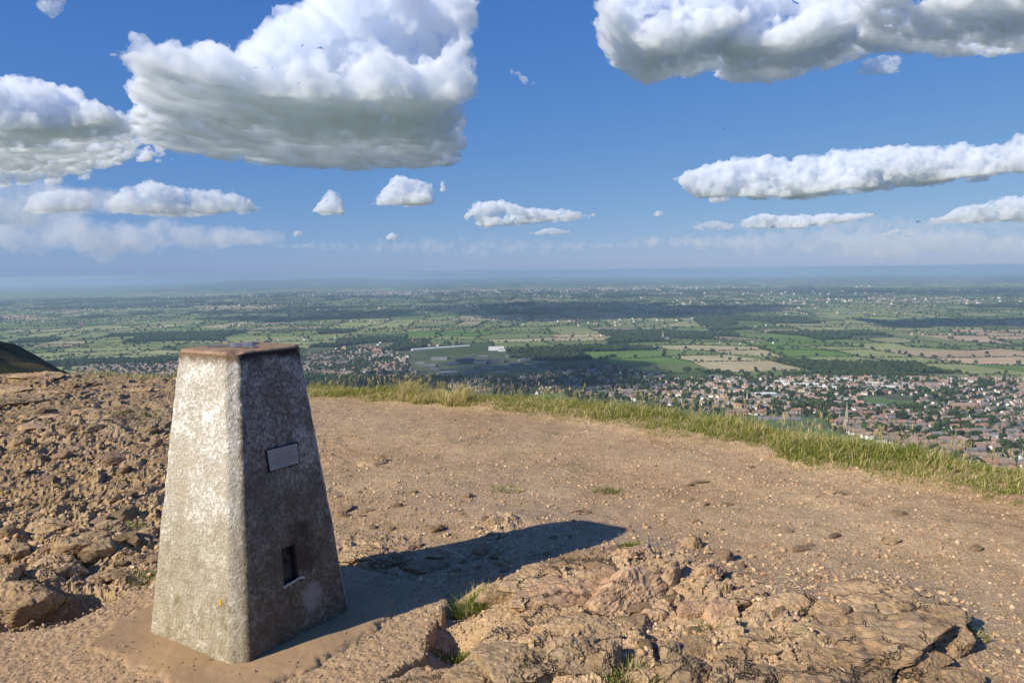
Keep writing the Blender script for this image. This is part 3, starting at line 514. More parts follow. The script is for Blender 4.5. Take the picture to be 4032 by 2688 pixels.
# recess of the flush bracket on the shaded face, as fractions along the face and heights
U0,U1,RZ0,RZ1=.0,1.0,.0,.0
def face_hit(x,y):
    # pixel -> point on the shaded face (pillar coordinates: s along the face, height)
    n=np.array([math.sin(PSI),-math.cos(PSI),(HB_-HT_)/PH_]); p0=np.array([PILC[0]+math.sin(PSI)*HB_,PILC[1]-math.cos(PSI)*HB_,0.0]); d=ray(x/K,y/K); t=((p0-CAM)@n)/(d@n); P=CAM+t*d
    return (P[0]-PILC[0])*math.cos(PSI)+(P[1]-PILC[1])*math.sin(PSI),P[2]
_b=[face_hit(*p) for p in ((1112,2156),(1166,2137),(1170,2279),(1115,2308))]
bs0=(_b[0][0]+_b[3][0])/2; bs1=(_b[1][0]+_b[2][0])/2; bz1=(_b[0][1]+_b[1][1])/2; bz0=(_b[2][1]+_b[3][1])/2
_q=[face_hit(*p) for p in ((1047,1773),(1165,1744),(1173,1821),(1060,1854))]
print('bracket',bs0,bs1,bz0,bz1,'plaque',_q)
hw=lambda z: HB_+(HT_-HB_)*z/PH_
cw=lambda z: CB_+(CT_-CB_)*z/PH_
lv=np.unique(np.concatenate([np.linspace(-.02,1.165,70),np.linspace(1.165,1.215,7),[bz0,bz1]]))
lv=np.array([z for i,z in enumerate(lv) if z in (bz0,bz1) or min(abs(z-bz0),abs(z-bz1))>.006]); nl=len(lv)
zm=(bz0+bz1)/2; fh=hw(zm)-cw(zm); u0=(bs0+fh)/(2*fh); u1=(bs1+fh)/(2*fh)
fu=np.unique(np.concatenate([np.linspace(0,1,30),[u0,u1]])); fu=np.array([v for v in fu if v in (u0,u1) or min(abs(v-u0),abs(v-u1))>.012])
per=[]  # (side, kind, t)
for side in range(4):
    us=fu if side==0 else np.linspace(0,1,30)
    per+= [(side,0,t) for t in us]+[(side,1,t) for t in np.linspace(0,1,7)[1:-1]]
def perpt(side,kind,t,z):
    h,c=hw(z),cw(z)
    if kind==0: p=np.array([-(h-c)+2*(h-c)*t,-h])
    else:
        a=np.array([h-c,-h]); b=np.array([h,-h+c]); p=a+(b-a)*t
    # soften the arrises
    k=side*math.pi/2; return np.array([p[0]*math.cos(k)-p[1]*math.sin(k),p[0]*math.sin(k)+p[1]*math.cos(k)])
npn=len(per); V=np.zeros((npn,nl,3))
for i,(s,k,t) in enumerate(per):
    for j,z in enumerate(lv):
        q=perpt(s,k,t,z); V[i,j]=(q[0],q[1],z)
N=V.copy(); N[...,2]=0; N/=np.linalg.norm(N,axis=-1)[...,None]
fl=V.reshape(-1,3); disp=.0022*fbm(fl/.05,4,.6)+.003*fbm(fl/.22+9,2)
inrec=np.zeros((npn,nl),bool)
for i,(s,k,t) in enumerate(per):
    if s==0 and k==0 and u0-.03<=t<=u1+.03: inrec[i]=(lv>bz0-.03)&(lv<bz1+.03)
disp=disp.reshape(npn,nl); disp[inrec]*=.15
# chipped arrises: corners lose material here and there
cor=np.array([0 if k==0 and .04<t<.96 else 1 for s,k,t in per])[:,None]; chip=np.clip(fbm(fl/.07+31,3).reshape(npn,nl)-.15,0,None)*.010*cor*(.5+1.2*ss(.9,1.2,V[...,2])); disp-=chip
chp=np.exp(-(((V[...,0]+.165)/.02)**2+((V[...,1]+.165)/.03)**2+((V[...,2]-1.205)/.016)**2))*.0
V+=N*disp[...,None]
Fq=gridF(npn,nl,True); ci,cj=np.meshgrid(np.arange(npn),np.arange(nl-1),indexing='ij'); ci,cj=ci.ravel(),cj.ravel()
hole=np.array([per[i][0]==0 and per[i][1]==0 and per[(i+1)%npn][1]==0 and u0-1e-6<=per[i][2] and per[(i+1)%npn][2]<=u1+1e-6 and bz0-1e-6<=lv[j] and lv[j+1]<=bz1+1e-6 for i,j in zip(ci,cj)])
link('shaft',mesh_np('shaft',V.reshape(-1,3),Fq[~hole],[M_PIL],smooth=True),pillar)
# cap: mortar top with a rounded, worn rim
M_CAP=MB('bare brown mortar'); _c=M_CAP.n('TexCoord').outputs['Object']; _a=M_CAP.noise(_c,12,7,.7); _b2=M_CAP.noise(_c,80,4,.7)
_cc=M_CAP.ramp(_a.outputs[0],[(.3,(.20,.125,.08)),(.5,(.31,.20,.125)),(.7,(.42,.29,.19))]).outputs[0]; M_CAP.bsdf(_cc,.9,M_CAP.math('ADD',_a.outputs[0],_b2.outputs[0]),.8,.006,spec=.2); M_CAP=M_CAP.m
ring=V[:,-1,:2]; sc_=[(1.0,1.213),(.992,1.220),(.97,1.2245),(.93,1.2265),(.8,1.2275),(.6,1.2275),(.4,1.2275),(.2,1.2275),(.02,1.2275)]
CV=np.stack([np.column_stack([ring*s,np.full(npn,z)]) for s,z in sc_],1); fl=CV.reshape(-1,3); fl[:,2]+=.0022*fbm(fl/.06,4,.6)*(fl[:,2]>1.218); 
notch=np.exp(-(((fl[:,0]+.150)/.020)**2+((fl[:,1]+.170)/.020)**2)); fl[:,2]-=.016*notch
link('cap',mesh_np('cap',fl,gridF(npn,len(sc_),True),[M_CAP],smooth=True),pillar)
# three-armed metal plate on the top
M_BRASS=plain('weathered pale metal',(.42,.43,.44),.35,.9,.3,30,.5); M_DARK=plain('dark hollow',(.03,.027,.025),.7)
spz=1.2275+.0015
sp=link('spider_plate',None,pillar,loc=(0,0,spz))
ang=np.linspace(0,2*math.pi,40,endpoint=False)
def disc(r0,r1,z0,z1,n=40):
    a=np.linspace(0,2*math.pi,n,endpoint=False); V=[];
    for r,z in ((r0,z0),(r0,z1),(r1,z1),(r1,z0)): V.append(np.column_stack([np.cos(a)*r,np.sin(a)*r,np.full(n,z)]))
    V=np.stack(V,1).reshape(-1,3); F=[]
    for i in range(n):
        for j in range(4): F.append((i*4+j,i*4+(j+1)%4,((i+1)%n)*4+(j+1)%4,((i+1)%n)*4+j))
    return V,np.array(F)
V_,F_=disc(.022,.052,.0,.007); link('hub_ring',mesh_np('hub_ring',V_,F_,[M_BRASS]),sp)
V_,F_=disc(.0,.022,.0,.0015,24); link('socket',mesh_np('socket',V_,F_,[M_DARK]),sp)
for k in range(3):
    a=math.radians(20+120*k); L=.085
    prof=[(.05,-.021),(.05,.021),(L+.05,.012),(L+.05,-.012)]; Vb=np.array([(x*math.cos(a)-y*math.sin(a),x*math.sin(a)+y*math.cos(a),z) for z in (0,.006) for x,y in prof])
    Fb=np.array([(0,3,2,1),(4,5,6,7),(0,1,5,4),(1,2,6,5),(2,3,7,6),(3,0,4,7)]); o=link('arm',mesh_np('arm',Vb,Fb,[M_BRASS]),sp)
    Vg,Fg=boxes([(0,0,.0062,.085,.006,.0006)]); Vg[:,0]+=.095; Vg=np.column_stack([Vg[:,0]*math.cos(a)-Vg[:,1]*math.sin(a),Vg[:,0]*math.sin(a)+Vg[:,1]*math.cos(a),Vg[:,2]]); link('groove',mesh_np('groove',Vg,Fg,[M_DARK]),o)
# things fixed to the shaded face: local frame with x along the face, z up the slope, y out of it
tilt=math.atan((HB_-HT_)/PH_)
def on_face(name,s,z,parent): return link(name,None,parent,loc=(s,-hw(z),z),rot=(-tilt,0,0))
M_PLATE=MB('brushed aluminium'); _c=M_PLATE.n('TexCoord').outputs['Object']; _n=M_PLATE.noise(M_PLATE.n('Mapping',Vector=_c,Scale=(6,6,160)).outputs[0],8,4,.6); M_PLATE.bsdf(M_PLATE.ramp(_n.outputs[0],[(.3,(.26,.25,.22)),(.7,(.33,.32,.28))]).outputs[0],.5,metal=.2,spec=.5); M_PLATE=M_PLATE.m
M_MASTIC=plain('black mastic',(.02,.019,.018),.7); M_SCREW=plain('screw steel',(.7,.7,.7),.25,1.0); M_ENGR=plain('engraved lines',(.11,.105,.09),.6)
pq=on_face('plaque',0,0,pillar); PQ=np.array([(s,-hw(z),z) for s,z in _q])
def face_local(s,z,z0,out=0.0): return np.array([s,-out,(z-z0)/math.cos(tilt)])
zc=float(np.mean([z for _,z in _q])); scn=float(np.mean([s for s,_ in _q])); pq.location=(scn,-hw(zc),zc)
Pl=np.array([face_local(s-scn,z,zc) for s,z in _q])
def slab(P4,y0,y1):
    Vs=np.concatenate([np.column_stack([P4[:,0],np.full(4,y0),P4[:,2]]),np.column_stack([P4[:,0],np.full(4,y1),P4[:,2]])]); return Vs,np.array([(0,1,2,3),(7,6,5,4),(0,4,5,1),(1,5,6,2),(2,6,7,3),(3,7,4,0)])
Vs,Fs=slab(Pl,-.0055,-.0075); link('plate',mesh_np('plate',Vs,Fs,[M_PLATE]),pq)
out_=Pl*np.array([1.09,1,1.13]); kk=12; ed=[]
rs=np.random.default_rng(3)
for i in range(4):
    for t in np.linspace(0,1,kk,endpoint=False): ed.append(out_[i]*(1-t)+out_[(i+1)%4]*t+np.array([rs.normal(0,.0022),0,rs.normal(0,.0022)]))
ed=np.array(ed); ne=len(ed); Vm=np.concatenate([ed+(0,.006,0),ed*(.99,1,.99)+(0,-.0048,0),[[0,-.0052,0]]]); Fm=[(i,(i+1)%ne,ne+(i+1)%ne) for i in range(ne)]+[(i,ne+(i+1)%ne,ne+i) for i in range(ne)]+[(ne+i,ne+(i+1)%ne,2*ne) for i in range(ne)]
link('mastic_bed',mesh_np('mastic_bed',Vm,np.array(Fm),[M_MASTIC]),pq)
for i in range(4):
    p=Pl[i]*np.array([.90,1,.86]); bv,bf=ico(2); link('screw',mesh_np('screw',bv*(.0034,.0018,.0034)+(p[0],-.0078,p[2]),bf,[M_SCREW],smooth=True),pq)
wv_=(Pl[1,0]-Pl[0,0]); LN=[(.17,.30,.9),(.02,.20,.7),(-.10,.36,.8),(-.20,.42,.6),(-.32,.30,.75),(-.42,.16,.5)]
hv_=Pl[0,2]-Pl[3,2]; LB=[]
for zz,wd,_ in LN:
    x=-wd*wv_
    while x<wd*wv_:
        w=rs.uniform(.004,.012); LB.append((x+w/2,-.0076,zz*hv_,w,.0004,.0022)); x+=w+.0025
Vl,Fl=boxes(LB); link('engraving',mesh_np('engraving',Vl,Fl,[M_ENGR]),pq)
fb=link('flush_bracket',None,pillar,loc=((bs0+bs1)/2,-hw(zm),zm),rot=(-tilt,0,0)); bw,bh=bs1-bs0,(bz1-bz0)/math.cos(tilt)
M_IRON=plain('dark bronze casting',(.045,.042,.040),.55,.5,.35,25); M_REC=plain('recess mortar',(.055,.045,.036),.9); M_WHITE=plain('white paint smear',(.42,.44,.43),.7,0,.25,60)
dp=.024; w2_,h2_=bw/2+.001,bh/2+.001
Vr,Fr=boxes([(-w2_-.002,dp/2+.0,-h2_,.004,dp,2*h2_),(w2_+.002,dp/2,-h2_,.004,dp,2*h2_),(0,dp/2,-h2_-.004,2*w2_+.008,dp,.004),(0,dp/2,h2_,2*w2_+.008,dp,.004)]); link('recess',mesh_np('recess',Vr,Fr,[M_REC]),fb)
Vb,Fb=boxes([(0,dp+.003,-h2_-.004,2*w2_+.012,.006,2*h2_+.008)]); link('back_plate',mesh_np('back_plate',Vb,Fb,[M_IRON]),fb)
Vb,Fb=boxes([(-w2_+.004,dp-.007,-h2_+.004,.007,.013,2*h2_-.008),(w2_-.004,dp-.007,-h2_+.004,.007,.013,2*h2_-.008),(0,dp-.007,h2_-.010,2*w2_-.016,.013,.006)]); link('rim',mesh_np('rim',Vb,Fb,[M_IRON]),fb)
M_HOLE=plain('black slot',(.006,.006,.006),.8)
for sx_ in (-1,1):
    for zz in (.36,.24): Vb,Fb=boxes([(sx_*.24*bw,dp-.0015,zz*bh,.2*bw,.003,.075*bh)]); link('slot',mesh_np('slot',Vb,Fb,[M_HOLE]),fb)
aV=np.array([(-.2*bw,dp-.002,.02*bh),(.2*bw,dp-.002,.02*bh),(0,dp-.002,.17*bh),(-.2*bw,dp+.001,.02*bh),(.2*bw,dp+.001,.02*bh),(0,dp+.001,.17*bh)]); link('arrow_mark',mesh_np('arrow_mark',aV,np.array([(0,1,2),(0,3,4),(0,4,1),(1,4,5),(1,5,2),(2,5,3),(2,3,0)]),[M_HOLE]),fb)
pts=[(-.62,-.5,.10),(-.55,-.56,.12),(-.35,-.52,.10),(-.1,-.515,.085),(.2,-.50,.09),(.5,-.475,.10),(.75,-.49,.12),(.95,-.545,.07)]
Vw=[];Fw=[]
for i,(a,b,t) in enumerate(pts):
    for yy in (-.0035,.0): Vw+= [(a*bw,yy,b*bh+t*bh*.35),(a*bw,yy,b*bh-t*bh*.25)]
for i in range(len(pts)-1):
    o=4*i; Fw+= [(o,o+4,o+5,o+1),(o+2,o+3,o+7,o+6),(o,o+2,o+6,o+4),(o+1,o+5,o+7,o+3)]
link('paint_smear',mesh_np('paint_smear',np.array(Vw),np.array(Fw),[M_WHITE]),fb)
# spot of yellow lichen and a lead plug on the lit side
M_YEL=plain('yellow lichen',(.62,.38,.03),.9,0,.3,200)
def lit_hit(x,y):
    n=np.array([-math.cos(PSI),-math.sin(PSI),(HB_-HT_)/PH_]); p0=np.array([PILC[0]-math.cos(PSI)*HB_,PILC[1]-math.sin(PSI)*HB_,0.0]); d=ray(x/K,y/K); t=((p0-CAM)@n)/(d@n); P=CAM+t*d; q=P[:2]-PILC
    return np.array([q[0]*math.cos(PSI)+q[1]*math.sin(PSI),-q[0]*math.sin(PSI)+q[1]*math.cos(PSI),P[2]])
yl=lit_hit(868,2374); bv,bf=ico(3); dv=1+.45*fbm(bv*1.8,3); link('lichen_spot',mesh_np('lichen_spot',bv*dv[:,None]*(.0035,.008,.014)+yl,bf,[M_YEL]),pillar)
print('pillar',time.time()-T0)
# ------------------------------------------------------------------ rocks
def gpt(x,y):
    # ground point seen at photo position
    P=at(np.array([x],float),np.array([y],float))[0]
    for _ in range(6):
        z=float(gh(P[:1],P[1:2],False)[0]); P=at(np.array([x],float),np.array([y],float),z)[0]
    P[2]=z; return P
def rock_verts(seed,dims,lod=5,planes=24,noise=1.0,bed=(.25,.15,1.0)):
    rs=np.random.default_rng(seed); v,f=ico(lod); n=rs.normal(size=(planes,3)); n[:,2]*=.8; n/=np.linalg.norm(n,axis=1)[:,None]; d=rs.uniform(.58,.97,planes)
    dt=v@n.T; r=np.min(np.where(dt>1e-3,d/np.maximum(dt,1e-3),9.0),axis=1); r=np.minimum(r,1.15); p=v*r[:,None]*np.array(dims)
    s=float(np.mean(dims)); b=np.array(bed)/np.linalg.norm(bed)
    q=p/s; lay=(q@b)*rs.uniform(5,8)+.9*fbm(q*1.5+seed,3); fr=lay-np.floor(lay); st=np.where(fr<.75,fr/.75,(1-fr)/.25)-.5
    lat=p.copy(); lat-=np.outer(p@b,b); ln=np.linalg.norm(lat,axis=1)+1e-6; p=p+lat/ln[:,None]*(st*.007*s*noise)[:,None]
    rd=v; p=p+rd*((.055*fbm(q*1.6+seed*2.1,4,.6)+.05*fbm(q*4.5+seed,4,.62,2)+.025*fbm(q*13+seed,3,.6))*s*noise)[:,None]
    return p,f
rock_id=[100]
def rock(parent,x,y,w,h,tone,rz=None,dep=.75,lod=5,label=None,sink=.36):
    rock_id[0]+=1; sd=rock_id[0]; lod=min(lod,5 if w>105 else 4); rs=np.random.default_rng(sd); P=gpt(x,y); dist=np.linalg.norm(P-CAM); wm=w*dist/1766; hm=h*dist/1766; dm=wm*dep
    H=.95*max(.34*hm,hm-.33*dm); p,f=rock_verts(sd,(wm*.56,dm*.5,H*.72),lod)
    a=rs.uniform(-.35,.35) if rz is None else rz; ca,sa=math.cos(a),math.sin(a); p=np.column_stack([p[:,0]*ca-p[:,1]*sa,p[:,0]*sa+p[:,1]*ca,p[:,2]])
    fw=np.array([P[0],P[1]])/np.hypot(P[0],P[1]); loc=np.array([P[0]+fw[0]*dm*.32,P[1]+fw[1]*dm*.32,0]); loc[2]=float(gh(loc[:1],loc[1:2],False)[0])+H*(.72-2*sink*.72)*.55-.06*H
    if parent is not None: loc=loc-np.array(parent.location)
    me=mesh_np('rock',p,f,[M_ROCK[tone]]); return link('rock',me,parent,loc=loc,label=label,cat='rock' if parent is None else None)
def outcrop(x,y,label,items):
    P=gpt(x,y); o=link('rock_outcrop',None,loc=P,label=label,cat='outcrop')
    for it in items: rock(o,*it)
    return o
outcrop(1400,1330,'pinkish jagged rock outcrop with sunlit ledges right of the plinth',[(1300,1400,270,120,1,.25),(1420,1400,210,130,1,.5),(1250,1345,200,70,0,.3),(1350,1305,190,60,0,.35),(1450,1285,110,60,1,.5),(1500,1350,80,85,1,.9),(1545,1335,70,70,1,.8),(1620,1325,110,75,1,.6),(1655,1420,95,80,1,.9),(1600,1420,120,60,1,.4),(1150,1385,120,60,0,.2),(1245,1432,130,70,0,.1),(1180,1470,170,60,0,.4),(1330,1462,190,60,0,.2),(1430,1452,150,60,0,.4),(1560,1300,60,40,0,.5),(1590,1258,60,45,0,.3),(1690,1400,80,50,0,.3),(1500,1430,90,60,1,.7),(1730,1385,90,45,0,.4),(1390,1340,110,60,1,.4)])
outcrop(1280,1540,'dark lichen covered rock ledge at the bottom edge',[(1200,1568,230,90,2,.3),(1310,1548,190,100,2,.5),(1390,1545,110,100,2,.8),(1110,1580,200,70,2,.2),(1010,1585,150,50,0,.2),(1480,1570,100,50,0,.3),(1250,1510,120,50,2,.3),(1390,1500,110,50,0,.2),(920,1600,140,40,0,.3)])
outcrop(1600,1530,'dark cracked boulders at the bottom edge between ledge and slab',[(1570,1575,150,90,2,.4),(1680,1580,140,80,2,.6),(1600,1505,150,55,0,.2),(1530,1510,80,60,2,.7),(1740,1590,120,70,2,.5),(1700,1520,130,40,0,.2),(1460,1505,90,45,0,.3)])
outcrop(2000,1470,'broad low rounded brown rock slab at lower right',[(1960,1520,430,110,0,.15,.6),(2080,1462,330,95,0,.2,.6),(2165,1490,150,85,0,.6),(1900,1590,300,80,0,.1),(2100,1540,170,75,0,.3),(2020,1390,220,50,0,.1),(1820,1405,140,60,0,.2),(1880,1408,110,45,0,.3),(1780,1500,180,45,0,.1),(2150,1580,150,50,0,.2)])
outcrop(60,1400,'large pale boulder beside the dark hollow left of the plinth',[(40,1428,200,120,0,.4),(105,1424,60,50,0,.9),(0,1350,120,70,0,.3)])
outcrop(130,1300,'knobbly rounded rocks above the dark hollow at the left',[(120,1318,120,65,0,.2),(90,1330,60,40,0,.3),(235,1280,80,55,2,.6),(30,1285,90,65,0,.3),(170,1275,90,50,0,.1),(300,1300,110,40,0,.4),(250,1330,90,35,0,.5),(200,1245,90,40,0,.3),(285,1345,40,35,1,.9)])
outcrop(260,1215,'mossy upright dark rock in the rubble left of the pillar',[(262,1228,70,55,2,.8),(215,1230,80,40,0,.3),(330,1235,70,35,2,.4),(120,1220,100,40,0,.2)])
outcrop(60,870,'low rocky rise on the skyline at the far left',[(90,880,120,28,0,.1),(190,886,80,22,0,.2),(20,900,100,24,0,.1),(140,905,90,20,0,.3),(40,930,110,22,2,.1),(250,892,70,16,0,.2)])
outcrop(130,970,'heap of broken pink stones on the left slope',[(80,985,70,32,1,.3),(130,960,60,24,1,.2),(160,985,50,26,0,.5),(200,950,70,26,0,.3),(260,965,60,30,2,.6),(60,960,40,18,0,.1),(110,1000,45,20,0,.3),(220,985,40,20,0,.7)])
outcrop(860,1280,'ledge of tan broken rock just behind the plinth',[(830,1290,130,45,0,.2),(900,1300,110,45,0,.3),(960,1312,90,40,0,.4),(930,1262,90,35,1,.2),(860,1262,80,25,0,.3),(1010,1280,60,25,0,.2)])
rock(None,856,1068,78,36,2,.2,label='dark brown angular stone on the path behind the pillar')
rock(None,876,1062,36,30,0,.5,label='small tan stone leaning on the dark angular stone')
rock(None,1135,1205,52,38,0,.5,label='upright tan stone with dark side in front of the shadow tip')
rock(None,1168,1193,44,28,0,.3,label='wedge shaped tan stone next to the upright stone')
rock(None,1132,1238,62,26,1,.3,label='flat pinkish stone above the pillar shadow')
rock(None,1016,1450,30,75,0,1.2,.4,label='upright slab of rock against the broken plinth edge')
rock(None,400,1494,14,8,2,.5,lod=3,label='small dark pebble lying on the smooth screed')
rock(None,1268,1056,20,14,2,.2,lod=4,label='small dark stone alone on the distant path')
rock(None,1610,1110,46,16,2,.1,lod=4,label='dark low stone patch on the path at right')
rock(None,1925,1136,60,14,0,.1,lod=4,label='flat tan stone flush in the path near the grass')
rock(None,2045,1248,44,22,0,.3,lod=4,label='low tan stone with grass at its foot on the open dirt')
rock(None,1330,1180,60,18,1,.1,lod=4,label='thin pink flat stone lying above the shadow tip')
# stones bedded in the ground
SM=[]
for i in range(14):
    p,f=rock_verts(900+i,(1,.72,.42+.03*(i%5)),3,13,1.0); SM.append((mesh_np('stone',p,f,[M_ROCK[0]]),mesh_np('stone',p,f,[M_ROCK[1]]),mesh_np('stone',p,f,[M_ROCK[2]])))
rs=np.random.default_rng(77)
def place_stones(n,zone,smin,smax,tones,rot0=.5):
    xy=np.array([zone(rs) for _ in range(n*3)]); P=at(xy[:,0],xy[:,1]); P=P[(P[:,1]>0)&~in_poly(P[:,0],P[:,1],PADW)][:n]; Z=gh(P[:,0],P[:,1])
    for p,z in zip(P,Z):
        s=(smin+(smax-smin)*rs.random()**2.0)*rs.choice([.7,1,1.2])
        link('stone',SM[rs.integers(0,14)][rs.choice(tones)],ground,loc=(p[0],p[1],z-s*.07),rot=(rs.normal(0,.22),rs.normal(-.22,.2),rot0+rs.normal(0,.5)),scale=(s,s*rs.uniform(.7,1.1),s*rs.uniform(.6,1.1)))
place_stones(75,lambda r:(r.uniform(-60,370),r.uniform(1080,1330)),.03,.10,[0,0,0,2,1])
place_stones(75,lambda r:(r.uniform(-60,390),880+220*r.random()**1.4),.04,.13,[0,0,1,2])
place_stones(45,lambda r:(r.uniform(1080,1900),r.uniform(1200,1560)),.025,.07,[0,1,1,0])
place_stones(30,lambda r:(r.uniform(780,1150),r.uniform(1120,1320)),.03,.08,[0,0,1])
place_stones(25,lambda r:(r.uniform(1150,2352),r.uniform(1020,1350)),.025,.06,[0,0,2])
# loose rubble and gravel
def pos_px(box,bias=1.0):
    def f(rs,n):
        x=rs.uniform(box[0],box[2],n); y=box[1]+(box[3]-box[1])*rs.random(n)**bias; P=at(x,y); k=(P[:,1]>0)&~in_poly(P[:,0],P[:,1],PADW)&(np.hypot(P[:,0],P[:,1])<redge(np.arctan2(P[:,0],P[:,1]))+.1); P=P[k]; P[:,2]=gh(P[:,0],P[:,1]); return P
    return f
GC=[(.45,.32,.20),(.52,.385,.245),(.40,.28,.175),(.50,.35,.22),(.34,.25,.165),(.58,.46,.32),(.47,.36,.25),(.42,.275,.185)]
parts=[pebbles(2600,pos_px((-80,870,400,1420)),.008,.045,201,.6,.35,GC,2.0),pebbles(15000,pos_px((300,940,2450,1600),.9),.005,.026,202,.55,.35,GC,2.6),pebbles(6000,pos_px((380,900,2450,1150),1.0),.009,.030,203,.55,.35,GC,2.4),pebbles(2000,pos_px((900,1180,2200,1600)),.008,.036,204,.6,.35,GC,2.2),pebbles(260,pos_px((300,950,2400,1500)),.006,.02,205,.5,.3,[(.68,.60,.50)],2.0)]
Vg=[];Fg=[];Cg=[];o=0
for v,f,c in parts: Vg.append(v);Fg.append(f+o);Cg.append(c);o+=len(v)
link('gravel',mesh_np('gravel',np.concatenate(Vg),np.concatenate(Fg),[M_PEB],vcol=np.concatenate(Cg)),kind='stuff',label='loose gravel and chippings over the summit path')
print('rocks',time.time()-T0)
# ------------------------------------------------------------------ grass
def mat_grass():
    m=MB('grass blades'); t=m.n('Attribute',{'attribute_name':'tint'}).outputs['Color']; d=m.n('BsdfDiffuse',Color=t); tr=m.n('BsdfTranslucent',Color=t); mx=m.n('MixShader',Fac=.35); m.t.links.new(d.outputs[0],mx.inputs[1]); m.t.links.new(tr.outputs[0],mx.inputs[2]); m.t.links.new(mx.outputs[0],m.out.inputs['Surface']); return m.m
M_GRASS=mat_grass()
def blades(P,H,Wd,lean,C0,C1,rs):
    n=len(P); a=rs.uniform(0,6.283,n); side=np.stack([np.cos(a),np.sin(a),np.zeros(n)],1)*Wd[:,None]*.5; L=lean
    def q(t): return P+np.stack([L[:,0]*t*t,L[:,1]*t*t,H*t*(1-.25*t*np.minimum(1,np.hypot(L[:,0],L[:,1])/H))],1)
    p0,p1,p2=q(0),q(.5),q(1.0)
    V=np.stack([p0-side,p0+side,p1-side*.8,p1+side*.8,p2],1).reshape(-1,3); b=np.array([(0,1,3),(0,3,2),(2,3,4)]); F=(b[None]+(np.arange(n)*5)[:,None,None]).reshape(-1,3)
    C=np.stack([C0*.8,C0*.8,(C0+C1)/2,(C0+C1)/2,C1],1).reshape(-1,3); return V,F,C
GRN=np.array([(.15,.20,.032),(.19,.235,.04),(.235,.26,.055),(.115,.165,.028)]); DRY=np.array([(.52,.44,.20),(.60,.51,.26),(.42,.38,.15)])
rs=np.random.default_rng(88); acc=[]
def belt(n,az0,az1,e0,e1,h0,h1,dryf,wd,seed,mask=None,clump=.18):
    rs=np.random.default_rng(seed); az=np.radians(rs.uniform(az0,az1,n)); e=e0+(e1-e0)*rs.random(n)**1.15; w=.16*fbm2(az*9,az*0,.55,3,91)+.07*fbm2(az*9,az*0,.12,2,92); r=redge(az)+e+w; x,y=r*np.sin(az),r*np.cos(az)
    cl=fbm2(x,y,clump,3,93); k=cl>rs.uniform(-.75,.15,n)
    if mask is not None: k&=mask(np.degrees(az),e)
    x,y,az,e,cl=x[k],y[k],az[k],e[k],cl[k]; m=len(x); z=gh(x,y,False)
    tall=ss(-.3,.5,fbm2(x,y,.9,2,94)); H=(h0+(h1-h0)*rs.random(m)**1.6)*(.55+.75*tall)*(.55+.45*ss(-.05,.35,e)); ln=rs.normal(0,1,(m,2))*H[:,None]*.55+np.array([.5,.2])*H[:,None]*.6
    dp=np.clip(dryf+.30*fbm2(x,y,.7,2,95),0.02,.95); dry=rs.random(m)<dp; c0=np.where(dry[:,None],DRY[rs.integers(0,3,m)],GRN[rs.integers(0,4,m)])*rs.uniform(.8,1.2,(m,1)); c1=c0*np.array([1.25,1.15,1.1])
    acc.append(blades(np.stack([x,y,z-.01],1),H,np.full(m,wd)*rs.uniform(.7,1.3,m),ln,c0,c1,rs))
gap=lambda a,e: ~((a>-9.6)&(a<-8.4))
belt(60000,-15,46,-.02,1.15,.04,.12,.30,.006,301)
belt(9000,-15,46,.15,1.5,.07,.165,.6,.005,302)
belt(11000,2,50,.9,2.8,.07,.18,.40,.009,303)
belt(9000,-15,50,-.22,.25,.02,.07,.25,.006,306,None,.10)
belt(3200,-8.6,-3.5,.0,.6,.14,.28,.72,.006,304)
belt(700,-30,-23,.1,1.2,.06,.16,.7,.008,305)
# seed heads standing above the grass
n=620; az=np.radians(rs.uniform(-14,44,n)); r=redge(az)+rs.uniform(.1,1.3,n); x,y=r*np.sin(az),r*np.cos(az); z=gh(x,y,False); H=rs.uniform(.12,.26,n)*(.7+.5*ss(-.3,.5,fbm2(x,y,.9,2,94))); ln=rs.normal(0,.3,(n,2))*H[:,None]+np.array([.15,.1])*H[:,None]
c=DRY[rs.integers(0,3,n)]*rs.uniform(.8,1.1,(n,1)); acc.append(blades(np.stack([x,y,z],1),H,np.full(n,.0035),ln,c*.8,c,rs))
tip=np.stack([x+ln[:,0]*.8,y+ln[:,1]*.8,z+H*.88],1); 
for k in range(3): acc.append(blades(tip+rs.normal(0,.006,(n,3)),np.full(n,.05),np.full(n,.008),ln*.12+rs.normal(0,.012,(n,2)),c*.85,c*1.05,rs))
V=[];F=[];C=[];o=0
for v,f,c in acc: V.append(v);F.append(f+o);C.append(c);o+=len(v)
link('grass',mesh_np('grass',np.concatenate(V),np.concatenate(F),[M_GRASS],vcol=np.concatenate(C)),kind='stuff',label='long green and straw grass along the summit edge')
# single tufts among the rocks
def tuft(x,y,rad,n,h,label,dry=.2,seed=1,low=0.0):
    rs=np.random.default_rng(seed); P=gpt(x,y); a=rs.uniform(0,6.283,n); q=np.sqrt(rs.random(n))*rad; px,py=P[0]+q*np.cos(a)*1.3,P[1]+q*np.sin(a); z=gh(px,py,False)-.005
    H=h*rs.uniform(.35,1,n); ln=np.stack([np.cos(a),np.sin(a)],1)*(q/rad*.6+.15)[:,None]*H[:,None]+rs.normal(0,.25,(n,2))*H[:,None]; d=rs.random(n)<dry
    c=np.where(d[:,None],DRY[rs.integers(0,3,n)],GRN[rs.integers(0,4,n)]*.85)*rs.uniform(.75,1.2,(n,1)); v,f,cc=blades(np.stack([px,py,z],1),H,np.full(n,.0042),ln,c,c*1.15,rs); v=v-P
    link('grass_tuft',mesh_np('grass_tuft',v,f,[M_GRASS],vcol=cc),loc=P,label=label,cat='grass')
tuft(1090,1400,.075,420,.10,'bright green grass tuft in the gap right of the plinth',.15,1)
